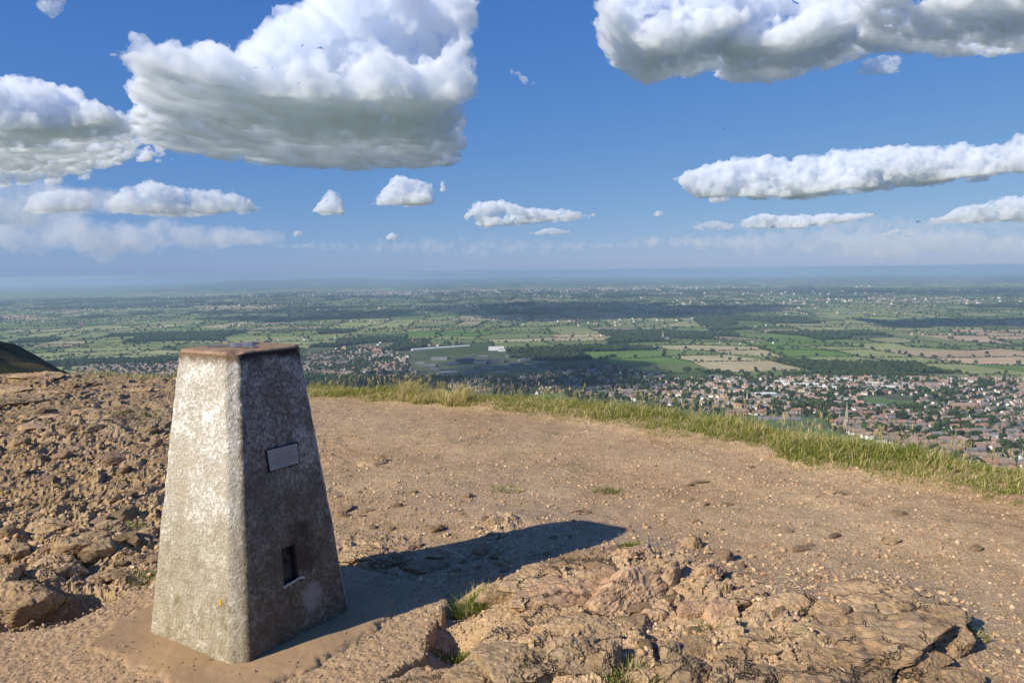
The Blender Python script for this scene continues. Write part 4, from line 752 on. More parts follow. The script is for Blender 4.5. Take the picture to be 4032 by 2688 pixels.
tuft(1035,1480,.06,300,.07,'shaded green grass under the broken plinth edge',.1,2)
tuft(1450,1255,.05,240,.05,'small green tuft at the top of the pink outcrop',.2,3)
tuft(1160,1125,.10,260,.04,'thin flat green patch on the path near the centre',.4,4)
tuft(1395,1130,.08,220,.05,'small green patch right of centre on the path',.35,5)
tuft(1440,1568,.09,420,.07,'green and straw grass between dark ledges at the bottom edge',.4,6)
tuft(1640,1440,.06,200,.05,'dry tuft in the crack right of the pink outcrop',.5,7)
tuft(320,1330,.07,260,.05,'low green tuft beside the left corner of the plinth',.2,8)
tuft(250,1370,.05,160,.05,'small green tuft on the rim of the dark hollow',.3,9)
tuft(300,955,.22,300,.07,'green patch on the rocky slope left of the pillar',.3,10)
tuft(280,1215,.10,260,.06,'mossy green tuft around the upright dark rock',.3,11)
tuft(2230,1460,.05,140,.05,'small tuft at the right end of the brown slab',.5,12)
tuft(1820,1470,.05,140,.04,'sparse tuft in the hollow of the brown slab',.5,13)
tuft(1260,1405,.04,120,.04,'small tuft in the pink outcrop',.4,14)
def straw(x0,y0,x1,y1,label,th=.0016,up=.03):
    A,B=gpt(x0,y0),gpt(x1,y1); t=np.linspace(0,1,12); P=A+(B-A)*t[:,None]; P[:,2]=gh(P[:,0],P[:,1])+.012+up*np.sin(t*math.pi); a=np.linspace(0,6.283,6)[:-1]; d=(B-A)/np.linalg.norm(B-A); s=np.cross(d,(0,0,1)); s/=np.linalg.norm(s); u=np.cross(s,d)
    V=np.stack([P+(s*math.cos(k)+u*math.sin(k))*th for k in a],0).reshape(-1,3); link('straw_stem',mesh_np('straw_stem',V-A,gridF(5,12,True),[M_STRAW],smooth=True),loc=A,label=label,cat='straw')
M_STRAW=plain('dry straw',(.62,.54,.33),.7)
straw(982,1262,1092,1302,'pale dry straw stem lying across the shadow edge')
straw(1780,1330,1840,1362,'thin dry stem lying on the dirt above the brown slab',.0012)
straw(1770,1375,1800,1360,'short bent dry stem among stones',.0012)
print('grass',time.time()-T0)
# ------------------------------------------------------------------ trees and houses of the plain
rng=np.random.default_rng(5)
def mat_leaf(name,c0,c1):
    m=MB(name); tc=m.n('TexCoord').outputs['Object']; oi=m.n('ObjectInfo'); n=m.noise(tc,2.2,4,.7)
    k=m.ramp(oi.outputs['Random'],[(0,c0),(1,c1)]).outputs[0]; k=m.mix(.85,k,m.ramp(n.outputs[0],[(.3,.6),(.7,1.35)]).outputs[0],'MULTIPLY'); m.bsdf(k,.9,spec=.1); return m.m
M_LEAF=mat_leaf('broad leaves',(.030,.048,.018),(.060,.085,.028)); M_LEAFD=mat_leaf('dark leaves',(.020,.034,.014),(.038,.055,.02)); M_COP=mat_leaf('copper leaves',(.035,.014,.014),(.05,.02,.018)); M_BARK=plain('bark',(.10,.075,.055))
def crown_mesh(seed,kind,mat):
    # unit crown: height 1 (from .12 to 1), width about .9
    rs=np.random.default_rng(seed); V=[];F=[];o=0; bv,bf=ico(2)
    n={'round':15,'tall':14,'cone':12,'hedge':9}[kind]
    for i in range(n):
        if kind=='round': a=rs.uniform(0,6.28); q=rs.uniform(0,.33); h=rs.uniform(.3,.86); q*=math.sqrt(max(.05,1-((h-.52)/.5)**2)); r=rs.uniform(.13,.25)
        elif kind=='tall': a=rs.uniform(0,6.28); q=rs.uniform(0,.07); h=rs.uniform(.15,.93); r=rs.uniform(.06,.12)*(1.25-.6*h)
        elif kind=='cone': a=rs.uniform(0,6.28); h=rs.uniform(.12,.95); q=.22*(1-h)*rs.random(); r=.05+.17*(1-h)
        else: a=rs.uniform(0,6.28); q=rs.uniform(0,.42); h=rs.uniform(.2,.75); r=rs.uniform(.18,.3)
        d=1+.32*fbm(bv*2.1+i*3.1+seed,3,.6); V.append(bv*d[:,None]*r*(1,1,.85)+(q*math.cos(a),q*math.sin(a),h)); F.append(bf+o); o+=len(bv)
    return mesh_np('crown',np.concatenate(V),np.concatenate(F),[mat])
CROWN={'round':[crown_mesh(i,'round',M_LEAF if i<5 else M_LEAFD) for i in range(7)],'tall':[crown_mesh(20+i,'tall',M_LEAFD) for i in range(2)],'cone':[crown_mesh(30+i,'cone',M_LEAFD) for i in range(2)],'hedge':[crown_mesh(40+i,'hedge',M_LEAF if i<2 else M_LEAFD) for i in range(3)],'copper':[crown_mesh(50,'round',M_COP)]}
a=np.linspace(0,6.283,7)[:-1]; TRUNK=mesh_np('trunk',np.array([(math.cos(t)*r,math.sin(t)*r,z) for r,z in ((.045,-.03),(.032,.12),(.022,.42)) for t in a]),np.array([(j*6+i,j*6+(i+1)%6,(j+1)*6+(i+1)%6,(j+1)*6+i) for j in range(2) for i in range(6)]),[M_BARK])
protos=bpy.data.collections.new('tree_shapes'); PI=[]
for k in ('round','tall','cone','hedge'):
    for me in CROWN[k]:
        o=bpy.data.objects.new(f'shape_{len(PI):02d}',me); protos.objects.link(o); PI.append(k)
IDX={k:[i for i,q in enumerate(PI) if q==k] for k in ('round','tall','cone','hedge')}
TP=[]  # (x,y,kind,w,h,rot,idx)
def add_trees(x,y,kind,w,h,rot=None):
    n=len(x); rot=rng.uniform(0,6.28,n) if rot is None else rot; ix=np.array(IDX[kind])[rng.integers(0,len(IDX[kind]),n)]
    TP.append(np.column_stack([x,y,np.broadcast_to(w,n),np.broadcast_to(h,n),rot,ix]))
# hedgerows along the field edges, with hedgerow trees
seen={}
for q in np.where((cd_<15500)&(cd_>1100))[0]:
    if abs(math.atan2(cen[q,0],cen[q,1]))>.80: continue
    for k in range(4):
        e=(Q[q][k],Q[q][(k+1)%4]); key=(min(e),max(e))
        if key in seen: seen[key].append(q)
        else: seen[key]=[q]
HX=[]
for (i,j),qs in seen.items():
    if len(qs)==2 and fno[qs[0]]==fno[qs[1]]: continue
    if townq[qs[0]] or wood[qs[0]]: continue
    A,B=PV[i],PV[j]; m=(A+B)/2; d=math.hypot(*m); L=math.hypot(*(B-A)); sp=max(8.0,d/330)
    if rng.random()<.08: continue
    n=int(L/sp); t=(np.arange(n)+rng.uniform(.1,.9,n))/max(n,1); t=t[rng.random(n)<.92]; n=len(t)
    if n==0: continue
    P=A+(B-A)*t[:,None]+rng.normal(0,sp*.08,(n,2)); ang=math.atan2(B[1]-A[1],B[0]-A[0]); HX.append((P,sp,ang,d))
for P,sp,ang,d in HX:
    n=len(P); big=rng.random(n)<(.15 if d<5000 else .20); s=~big
    add_trees(P[s,0],P[s,1],'hedge',np.full(s.sum(),sp*1.35),rng.uniform(3.0,6.5,s.sum())*max(1,d/9000),np.full(s.sum(),ang))
    b=big.sum(); w=rng.uniform(11,21,b)*max(1,(d/7000)**.6); add_trees(P[big,0],P[big,1],'round',w,w*rng.uniform(.75,1.05,b))
# field trees, woods
for q in np.where((cd_<15500)&(cd_>1100))[0]:
    if abs(math.atan2(cen[q,0],cen[q,1]))>.80: continue
    c=PV[Q[q]]; d=cd_[q]
    if wood[q]:
        sp=max(11.0,d/270); n=int(CS*CS*1.1/sp**2)
    elif townq[q]: continue
    else: n=rng.poisson(.6); sp=12
    if n==0: continue
    u,v=rng.random((2,n)); P=c[0]*((1-u)*(1-v))[:,None]+c[1]*(u*(1-v))[:,None]+c[2]*(u*v)[:,None]+c[3]*((1-u)*v)[:,None]
    w=rng.uniform(.95,1.7,n)*max(sp,11); k=rng.random(n)
    cone=(k<.12)&wood[q]&(d<4500); add_trees(P[cone,0],P[cone,1],'cone',w[cone]*.8,np.minimum(w[cone]*1.4,24)); r=~cone; add_trees(P[r,0],P[r,1],'round',w[r],np.minimum(w[r],rng.uniform(13,20,n)[r]*max(1,d/9000))*rng.uniform(.85,1.15,r.sum()))
# ---------------------------------------------------------------- houses
def wpoly(p): q=far(np.array([a for a,_ in p],float),np.array([b for _,b in p],float)); return q[:,:2]
WALLC={'brick red':(.36,.22,.155),'cream':(.64,.57,.47),'white':(.80,.78,.74),'tan':(.48,.38,.29),'pink':(.52,.38,.30)}
ROOFC={'brown tiled':(.30,.215,.16),'grey slate':(.20,.19,.18),'red tiled':(.36,.20,.135)}
M_WALL={k:plain('wall '+k,c,.9,0,.12,.6) for k,c in WALLC.items()}; M_ROOF={k:plain('roof '+k,c,.85,0,.2,.8) for k,c in ROOFC.items()}; M_GLASS=plain('window glass',(.05,.06,.07),.15,0,.1,1,.5)
HS=[]  # x,y,ang,w,d,h,wall,roof
tx,ty=[],[]
BW=[wpoly(p) for p in TOWN]; BI=wpoly(INDUS)
OPENPX=[[(1975,910),(2095,908),(2100,932),(1985,932)],[(1700,958),(1900,962),(1905,990),(1700,985)],[(1215,905),(1300,902),(1300,915),(1215,915)]]
OPENW=[wpoly(p) for p in OPENPX]
ctr=rng.uniform(-1,1,(70,2))*np.array([1900,1200])+np.array([200,2100]); cang=rng.uniform(-.5,.5,70)+rng.choice([0,math.pi/2],70)*.35
BIGW=[] # footprints of large buildings to keep clear
# large buildings: (x,y,length m,width m,height m,angle,kind)
LB_=[(1010,826,120,50,9),(1040,838,70,45,8),(1068,829,140,60,10),(1075,846,80,40,8),(1105,836,90,55,9),(1120,850,70,40,7),(1140,832,100,50,10),(1160,846,80,50,8),(1185,838,90,45,8),(1205,829,80,40,9),(1225,846,70,40,7),(990,842,80,50,8),(965,836,60,40,8),(1030,858,110,60,7),(1085,858,90,50,7),(1000,850,60,40,7),(1150,858,60,40,7),(1245,836,60,40,8),(1180,820,110,50,10),(1110,822,70,40,9)]
lbw=far(np.array([q[0] for q in LB_],float),np.array([q[1] for q in LB_],float))
def inside_any(x,y,L):
    r=np.zeros(np.shape(x),bool)
    for p in L: r|=in_poly(x,y,p)
    return r
STV,STF=[],[]
for bi,poly in enumerate(BW):
    x0,y0=poly.min(0); x1,y1=poly.max(0)
    for c in range(70):
        cx,cy_=ctr[c]
        if not (x0-300<cx<x1+300 and y0-300<cy_<y1+300): continue
        u=np.arange(-420,420,13.5); v=np.arange(-420,420,27.0); U,Vv=np.meshgrid(u,v,indexing='ij'); U=U+rng.normal(0,1.6,U.shape); odd=(np.arange(len(v))%2)[None]*1.0
        Vv=Vv+np.where(odd>0,-5.0,5.0)+rng.normal(0,1.2,U.shape); Vv=Vv+14*np.sin(U/110+c)
        X=cx+U*math.cos(cang[c])-Vv*math.sin(cang[c]); Y=cy_+U*math.sin(cang[c])+Vv*math.cos(cang[c]); X,Y=X.ravel(),Y.ravel()
        k=in_poly(X,Y,poly)&~inside_any(X,Y,OPENW+[BI]); X,Y=X[k],Y[k]
        near_=np.argmin((X[:,None]-ctr[:,0])**2+(Y[:,None]-ctr[:,1])**2,axis=1)==c; X,Y=X[near_],Y[near_]; n=len(X)
        for vs_ in np.arange(-420+13.5,420,54.0):
            uu=np.arange(-420,430,20.0); cv=vs_+14*np.sin(uu/110+c)
            qd=np.stack([np.stack([uu[:-1],cv[:-1]-3],1),np.stack([uu[1:],cv[1:]-3],1),np.stack([uu[1:],cv[1:]+3],1),np.stack([uu[:-1],cv[:-1]+3],1)],1); QX=cx+qd[...,0]*math.cos(cang[c])-qd[...,1]*math.sin(cang[c]); QY=cy_+qd[...,0]*math.sin(cang[c])+qd[...,1]*math.cos(cang[c])
            okk=in_poly(QX,QY,poly).all(1)
            if not okk.any(): continue
            okk&=~inside_any(QX,QY,OPENW+[BI]).any(1)&(np.argmin((QX.mean(1)[:,None]-ctr[:,0])**2+(QY.mean(1)[:,None]-ctr[:,1])**2,axis=1)==c)
            for w_ in np.where(okk)[0]: STF.append(np.arange(4)+4*len(STV)); STV.append(np.column_stack([QX[w_],QY[w_]]))
        dens=(.52,.32,.40,.5)[bi]; dn=fbm2(X,Y,150,2,55); hs=rng.random(n)<dens+.06+.8*dn
        for x,y in zip(X[hs],Y[hs]):
            if rng.random()<.3 or not HS: wl=rng.choice(list(WALLC),p=[.13,.24,.31,.19,.13]); rf=rng.choice(list(ROOFC),p=[.5,.36,.14])
            r=rng.random(); HS.append((x,y,cang[c]+rng.normal(0,.06)+(math.pi/2 if r<.18 else 0),rng.uniform(8.5,13.5)*(1.6 if rng.random()<.12 else 1),rng.uniform(6.5,9),rng.uniform(4.6,6.2),wl,rf))
        tr=~hs&(rng.random(n)<.75); g=rng.normal(0,4,(n,2)); tx+=list(X[tr]+g[tr,0]); ty+=list(Y[tr]+g[tr,1])
        ga=hs&(rng.random(n)<.55); tx+=list(X[ga]-math.sin(cang[c])*11+g[ga,0]); ty+=list(Y[ga]+math.cos(cang[c])*11+g[ga,1])
# farms, villages and the distant city
def cluster(x,y,n,sx,sy,size=1.0,wt=None):
    c=far(np.array([x],float),np.array([y],float))[0]
    for _ in range(n):
        wl=rng.choice(list(WALLC),p=[.25,.22,.25,.15,.13]); HS.append((c[0]+rng.normal(0,sx),c[1]+rng.normal(0,sy),rng.uniform(0,3.1),rng.uniform(9,15)*size,rng.uniform(7,10)*size,rng.uniform(4.5,6.5)*min(size,2.2),wl,rng.choice(list(ROOFC))))
for x,y,n,sx,sy,s in [(1200,735,60,420,160,1.2),(880,795,40,220,90,1),(760,780,30,220,70,1),(1320,745,20,300,120,1.3),(1500,735,14,300,100,1.3),(1000,672,420,2300,800,2.6),(1180,668,300,2000,700,2.8),(850,676,160,1300,600,2.6),(1450,664,120,2500,600,2.8),(1740,674,80,1800,500,2.4),(1900,690,60,1400,400,2),(560,700,40,900,300,1.8),(250,712,40,1000,300,1.8),(2100,690,40,1500,400,2),(1100,705,60,900,250,1.8),(1650,750,14,260,90,1.2),(1960,720,14,400,120,1.4),(2250,700,30,900,260,1.8),(1500,700,30,900,260,1.6),(640,745,14,300,100,1.2),(860,740,10,220,80,1.2),(340,742,12,300,100,1.3),(2180,770,8,120,60,1.1),(1420,775,10,200,70,1.1),(1740,790,6,80,40,1.0),(130,740,14,400,120,1.3)]: cluster(x,y,n,sx,sy,s)
HA=np.array([h[:6] for h in HS]); HZ=zt(HA[:,0],HA[:,1]); HPX=to_px(np.column_stack([HA[:,0],HA[:,1],HZ+3])); HD=np.hypot(HA[:,0],HA[:,1])
# no houses on top of each other or inside large buildings
cell={}; keep=np.ones(len(HS),bool)
for i in np.argsort(HD):
    k=(int(HA[i,0]//11),int(HA[i,1]//11))
    if HD[i]<5000 and any((k[0]+a,k[1]+b) in cell and math.hypot(HA[i,0]-HA[cell[(k[0]+a,k[1]+b)],0],HA[i,1]-HA[cell[(k[0]+a,k[1]+b)],1])<10.5 for a in (-1,0,1) for b in (-1,0,1)): keep[i]=False; continue
    cell[k]=i
vis=keep&(HPX[:,0]>-30)&(HPX[:,0]<2400)
def edge_y(x): return np.interp(x,[p[0] for p in _EP],[p[1] for p in _EP])
shown=vis&(HPX[:,1]<edge_y(HPX[:,0])-np.interp(HPX[:,0],[700,1500,2352],[15,35,60]))
order=[i for i in np.argsort(HD) if shown[i]]; solo=order[:300]; rest=[i for i in np.where(vis)[0] if i not in set(solo)]
def gable(w,d,h,ov=.5,rise=None):
    r=rise or d*.38; wallV=np.array([(-w/2,-d/2,-4),(w/2,-d/2,-4),(w/2,d/2,-4),(-w/2,d/2,-4),(-w/2,-d/2,h),(w/2,-d/2,h),(w/2,d/2,h),(-w/2,d/2,h),(-w/2,0,h+r-.12),(w/2,0,h+r-.12)])
    wallF=[(0,1,5,4),(1,2,6,5),(2,3,7,6),(3,0,4,7),(5,6,9,9),(7,4,8,8)]
    e=-ov*r/(d/2); t=.25; x=w/2+ov; y=d/2+ov
    roofV=np.array([(-x,-y,h+e),(x,-y,h+e),(x,0,h+r),(-x,0,h+r),(x,y,h+e),(-x,y,h+e),(-x,-y,h+e+t),(x,-y,h+e+t),(x,0,h+r+t),(-x,0,h+r+t),(x,y,h+e+t),(-x,y,h+e+t)])
    roofF=[(6,7,8,9),(9,8,10,11),(0,3,2,1),(3,5,4,2),(0,1,7,6),(5,11,10,4),(0,6,9,3),(3,9,11,5),(1,2,8,7),(2,4,10,8)]
    return wallV,wallF,roofV,roofF
def pymesh(name,V,F,mats):
    me=bpy.data.meshes.new(name); me.from_pydata([tuple(v) for v in V],[],[tuple(dict.fromkeys(f)) for f in F]); 
    for m in mats: me.materials.append(m)
    me.update(); return me
WV,WF,RV,RF=gable(1,.72,.5,.045); wallM={k:pymesh('wall',WV*(1,1,1),WF,[m]) for k,m in M_WALL.items()}; roofM={k:pymesh('roof',RV*(1,1,1)-(0,0,0),RF,[m]) for k,m in M_ROOF.items()}
for k,m in wallM.items():
    for v in m.vertices:
        if v.co.z<-1: v.co.z=-.3
for k,m in roofM.items():
    for v in m.vertices: pass
CHV,CHF=boxes([(.28,.05,.60,.07,.07,.30),(.28,.05,.90,.045,.045,.05)]); chimM=pymesh('chimney',CHV,CHF,[M_WALL['brick red']])
WNV,WNF=boxes([(0,0,0,.11,.012,.14)]); winM=pymesh('window',WNV,WNF,[M_GLASS])
ZX=[(395,'below the left slope'),(800,'just right of the pillar'),(960,'left of the industrial estate'),(1150,'below the industrial estate'),(1280,'right of the industrial estate'),(1420,'in the middle of town'),(1560,'at the near end of town'),(1700,'left of the white school'),(1830,'around the white school'),(1950,'left of the tall spire'),(2050,'beside the playing field'),(2150,'along the main road'),(2250,'round the red brick block'),(9999,'at the right edge of town')]
def zone_px(x,y):
    z=[p for l,p in ZX if x<l][0]; e=edge_y(x)-y
    return z+(', near' if e<75 else ', upper' if e<130 else ', far')
def zone_phrase(i): return zone_px(*HPX[i])
for n_,i in enumerate(solo):
    x,y,ang,w,d,h,wl,rf=HS[i]; s=w; o=link('house',None,loc=(x,y,HZ[i]-.4),rot=(0,0,ang),scale=(w,d/.72,h/.5),label=f'{"long" if w>14 else "small" if w<10.5 else "medium"} {wl} house, {rf} roof, {zone_phrase(i)}',cat='house',group=f'{"long" if w>14 else "small" if w<10.5 else "medium"} {wl} {rf} houses {zone_phrase(i)}')
    link('wall',wallM[wl],o); r=link('roof',roofM[rf],o); link('chimney',chimM,r)
    if n_<90:
        for sx_ in (-.3,.3):
            for zz in (.08,.32): link('window',winM,o,loc=(sx_,-.362,zz))
def merge_houses(ids,name,label):
    V=[];F=[];C=[];o=0
    for i in ids:
        x,y,ang,w,d,h,wl,rf=HS[i]; a,b,c,e=gable(w,d,h,.35); ca,sa=math.cos(ang),math.sin(ang)
        for vv,ff,cc in ((a,wf4,WALLC[wl]),(c,rf4,ROOFC[rf])):
            p=np.column_stack([vv[:,0]*ca-vv[:,1]*sa+x,vv[:,0]*sa+vv[:,1]*ca+y,vv[:,2]+HZ[i]-.3]); V.append(p); F.append(ff+o); C.append(np.repeat(np.array(cc)[None]*rng.uniform(.8,1.15),len(ff),0)); o+=len(p)
    link(name,mesh_np(name,np.concatenate(V),np.concatenate(F),[M_HS],fcol=np.concatenate(C)),kind='stuff',label=label)
wf4=np.array([(0,1,5),(0,5,4),(1,2,6),(1,6,5),(2,3,7),(2,7,6),(3,0,4),(3,4,7),(5,6,9),(7,4,8)]); rf4=np.array([(6,7,8),(6,8,9),(9,8,10),(9,10,11)])
_m=MB('houses'); _m.bsdf(_m.n('Attribute',{'attribute_name':'tint'}).outputs['Color'],.9,spec=.2); M_HS=_m.m
merge_houses(rest,'distant_houses','distant houses of the town and villages too small to tell apart')
print('houses',len(HS),len(solo),len(rest),time.time()-T0)
# trees in town
tx,ty=np.array(tx),np.array(ty); n=len(tx); w=rng.uniform(7,16,n); kk=rng.random(n)
for k,sel,hf in (('round',kk<.93,.95),('cone',(kk>=.93)&(kk<.965),1.3),('tall',kk>=.965,1.6)): add_trees(tx[sel],ty[sel],k,w[sel]*(.8 if k!='round' else 1),w[sel]*hf)
def tree_line(pts,n,kind,w0,w1,hf,jit):
    p=wpoly(pts); t=rng.random(n)*(len(p)-1); i=t.astype(int); P=p[i]+(p[i+1]-p[i])*(t-i)[:,None]+rng.normal(0,jit,(n,2)); w=rng.uniform(w0,w1,n); add_trees(P[:,0],P[:,1],kind,w,w*hf)
tree_line([(1650,945),(1760,952),(1850,948),(1925,955)],34,'tall',10,15,1.75,9); tree_line([(1700,935),(1850,936),(1920,940)],40,'round',11,19,1.0,18)
tree_line([(700,884),(850,888),(1000,893)],150,'round',11,18,1.0,42); tree_line([(700,872),(900,872),(1100,878)],90,'round',9,16,1.0,40)
tree_line([(1750,868),(1900,860),(2130,866)],80,'round',12,20,.95,25); tree_line([(1560,850),(1690,862)],30,'round',11,18,1,18); tree_line([(2100,930),(2130,960),(2250,1000)],36,'round',9,17,1,25)
tree_line([(2040,985),(2110,1010),(2200,1000)],40,'round',9,18,1,25); tree_line([(1880,985),(1960,940)],20,'round',10,17,1,15); tree_line([(1180,905),(1420,915),(1640,950)],60,'round',9,16,1,22); tree_line([(1730,905),(1830,905)],26,'round',10,17,1,10); tree_line([(1240,890),(1380,880)],30,'round',10,17,1,20)
tree_line([(940,866),(1100,868),(1250,864)],60,'round',9,16,1,22)
T=np.concatenate(TP); TZ=zt(T[:,0],T[:,1]); TD=np.hypot(T[:,0],T[:,1]); TX=to_px(np.column_stack([T[:,0],T[:,1],TZ+4]))
ok=(TX[:,0]>-60)&(TX[:,0]<2420)&~inside_any(T[:,0],T[:,1],OPENW)&(TD>1000); T,TZ,TD,TX=T[ok],TZ[ok],TD[ok],TX[ok]
# keep trees off the houses
hc={}
for i in np.where(vis)[0]: hc.setdefault((int(HA[i,0]//9),int(HA[i,1]//9)),[]).append(i)
bad=np.array([TD[k]<3200 and any(math.hypot(HA[i,0]-T[k,0],HA[i,1]-T[k,1])<5.5 for a in (-1,0,1) for b in (-1,0,1) for i in hc.get((int(T[k,0]//9)+a,int(T[k,1]//9)+b),())) for k in range(len(T))])
T,TZ,TD,TX=T[~bad],TZ[~bad],TD[~bad],TX[~bad]
see=(TX[:,1]<edge_y(TX[:,0])-np.interp(TX[:,0],[700,1500,2352],[15,35,60]))&(TX[:,0]>0)&(TX[:,0]<2352)&np.array([PI[int(k)]!='hedge' for k in T[:,5]])&~((TX[:,0]>395)&(TX[:,0]<700)&(TX[:,1]>800))
size=T[:,3]/TD; cand=np.where(see)[0]; solo_t=cand[np.argsort(-size[cand])[:300]]; mk=np.zeros(len(T),bool); mk[solo_t]=True
proto_me=[o.data for o in protos.objects]
KN={'round':('broadleaf_tree','rounded green tree'),'tall':('poplar_tree','slim poplar'),'cone':('conifer_tree','pointed conifer'),'hedge':('bush','hedge bush')}
tree_zone=zone_px
for c,k in enumerate(solo_t):
    x,y,w,h,rt,ix=T[k]; kd=PI[int(ix)]; nm,ph=KN[kd]; me=proto_me[int(ix)]; 
    if c in (23,71): me=CROWN['copper'][0]; ph='rounded dark copper coloured tree'
    lab=f'{"large" if w>15 else "small" if w<10 else "medium"} {ph} {tree_zone(*TX[k])}'; o=link(nm,None,loc=(x,y,TZ[k]-.3),rot=(0,0,rt),scale=(w,w,h),label=lab,cat='tree',group=lab+' group'); link('crown',me,o); link('trunk',TRUNK,o)
R=T[~mk]; RZ=TZ[~mk]; print('trees',len(T),time.time()-T0)
pm=bpy.data.meshes.new('trees'); pm.vertices.add(len(R)); pm.vertices.foreach_set('co',np.column_stack([R[:,0],R[:,1],RZ-.4]).astype(np.float32).ravel())
at1=pm.attributes.new('tsc','FLOAT_VECTOR','POINT'); at1.data.foreach_set('vector',np.column_stack([R[:,2],np.where(np.isin(R[:,5],IDX['hedge']),np.minimum(R[:,2],5.0+R[:,2]*.25),R[:,2]),R[:,3]]).astype(np.float32).ravel())
at2=pm.attributes.new('trot','FLOAT_VECTOR','POINT'); at2.data.foreach_set('vector',np.column_stack([R[:,4]*0,R[:,4]*0,R[:,4]]).astype(np.float32).ravel())
at3=pm.attributes.new('tix','INT','POINT'); at3.data.foreach_set('value',R[:,5].astype(np.int32))
wo=link('distant_trees',pm,kind='stuff',label='hedgerows, woods and garden trees of the plain')
ng=bpy.data.node_groups.new('scatter','GeometryNodeTree'); ng.interface.new_socket('Geometry',in_out='INPUT',socket_type='NodeSocketGeometry'); ng.interface.new_socket('Geometry',in_out='OUTPUT',socket_type='NodeSocketGeometry')
gi=ng.nodes.new('NodeGroupInput'); go=ng.nodes.new('NodeGroupOutput'); ip=ng.nodes.new('GeometryNodeInstanceOnPoints'); ci_=ng.nodes.new('GeometryNodeCollectionInfo'); ci_.inputs['Collection'].default_value=protos; ci_.inputs['Separate Children'].default_value=True; ci_.inputs['Reset Children'].default_value=True
def na_(nm,ty):
    n=ng.nodes.new('GeometryNodeInputNamedAttribute'); n.data_type=ty; n.inputs['Name'].default_value=nm; return n.outputs['Attribute']
L=ng.links.new; L(gi.outputs[0],ip.inputs['Points']); L(ci_.outputs[0],ip.inputs['Instance']); ip.inputs['Pick Instance'].default_value=True; L(na_('tix','INT'),ip.inputs['Instance Index']); L(na_('tsc','FLOAT_VECTOR'),ip.inputs['Scale']); L(na_('trot','FLOAT_VECTOR'),ip.inputs['Rotation']); L(ip.outputs[0],go.inputs[0])
md=wo.modifiers.new('scatter','NODES'); md.node_group=ng
# ---------------------------------------------------------------- buildings one can pick out
M_METAL=plain('pale sheet roofing',(.20,.21,.22),.6,0,.15,.05); M_METW=plain('white sheet roofing',(.62,.62,.61),.6,0,.1,.05); M_METP=plain('pale roofing',(.27,.28,.29),.6,0,.15,.05); M_METG=plain('grey cladding',(.13,.135,.14),.7,0,.15,.05); M_STONE=plain('pale limestone',(.38,.325,.25),.9,0,.15,.2); M_SLATE=M_ROOF['grey slate']; M_CONC=plain('white render',(.78,.77,.74),.8,0,.08,.1)
def big(name,label,cat,x,y,L,W,H,ang,mw,mr,flat=.12,group=None,parts=()):
    P=far(np.array([x],float),np.array([y],float))[0]; o=link(name,None,loc=(P[0],P[1],P[2]-.5),rot=(0,0,ang),label=label,cat=cat,group=group); a,b,c,e=gable(L,W,H,.4,W*flat); link('wall',pymesh('wall',a,b,[mw]),o); link('roof',pymesh('roof',c,e,[mr]),o); return o
SIDE=['at the left end','in the middle row','at the right end']
for i,(x,y,L_,W_,H_) in enumerate(LB_):
    mr=[M_METAL,M_METP,M_METG,M_METAL][i%4]; L_,W_=L_*.55,W_*.6; cn=['pale grey','white','dull grey','pale grey'][i%4]
    lab=f'{"long" if L_>60 else "short"} {cn} warehouse, {"back" if y<834 else "front" if y>847 else "middle"} row {SIDE[0] if x<1020 else SIDE[2] if x>1170 else SIDE[1]} of the estate'
    big('warehouse',lab,'warehouse',x,y,L_,W_,H_,rng.uniform(-.25,.25),M_METG if i%3 else M_METAL,mr,.08,lab+' group')
big('greenhouse','long thin white glasshouse roof beyond the industrial estate','greenhouse',1013,800,300,16,5,.52,M_METW,M_METW,.2)
big('office_block','white multi storey works building in sun beyond the estate','building',1140,804,70,30,16,.05,M_CONC,M_CONC,.04)
big('office_block','low white annex beside the white works building','building',1158,806,50,25,9,.1,M_CONC,M_METAL,.04)
for i,(x,y,L_,W_,H_,an,lab) in enumerate([(1838,886,95,10,7,-.18,'long white terrace on the left of the sunlit estate'),(1882,893,85,10,7,-.2,'long white terrace right next to the first terrace'),(2010,884,100,10,7,-.22,'upper of two long white terraces right of centre in town'),(2030,892,80,10,7,-.2,'lower of two long white terraces right of centre in town'),(1800,880,50,10,7,-.15,'short white terrace at the upper left of the estate')]): big('terrace',lab,'terrace',x,y,L_,W_,H_,an,M_CONC,M_METW,.2)
sc=big('school','white flat roofed school block with stepped storeys left in town','school',1770,913,62,24,8,.02,M_CONC,M_METAL,.03)
Vb,Fb=boxes([(-8,14,-1,50,14,12)]); link('rear_block',mesh_np('rear_block',Vb,Fb,[M_CONC]),sc)
for k in range(9): Vb,Fb=boxes([(-27+k*6.7,-12.06,1.5,4.6,.12,2.2),(-27+k*6.7,-12.06,5,4.6,.12,2.0)]); link('window',mesh_np('window',Vb,Fb,[M_GLASS]),sc)
big('hall','pale blue grey sheet roofed hall among trees at right','hall',2035,937,36,22,6,.1,M_CONC,M_METAL,.15)
big('brick_block','large red brick building in the right hand town','building',2212,942,52,16,12,-.05,M_WALL['brick red'],M_ROOF['brown tiled'],.35)
big('brick_block','large orange brick building beyond the industrial estate','building',865,812,40,20,16,.2,M_WALL['brick red'],M_ROOF['red tiled'],.35)
big('car_showroom','flat white roofed building at the right edge of town','building',2290,1010,40,24,6,-.1,M_CONC,M_METW,.05)
big('shop_row','long grey flat roofed building at the right edge','building',2330,985,60,22,6,.1,M_WALL['tan'],M_METG,.04)
big('shop_row','white walled block of flats in trees at far right','building',2110,1003,34,12,9,-.1,M_CONC,M_METG,.05)
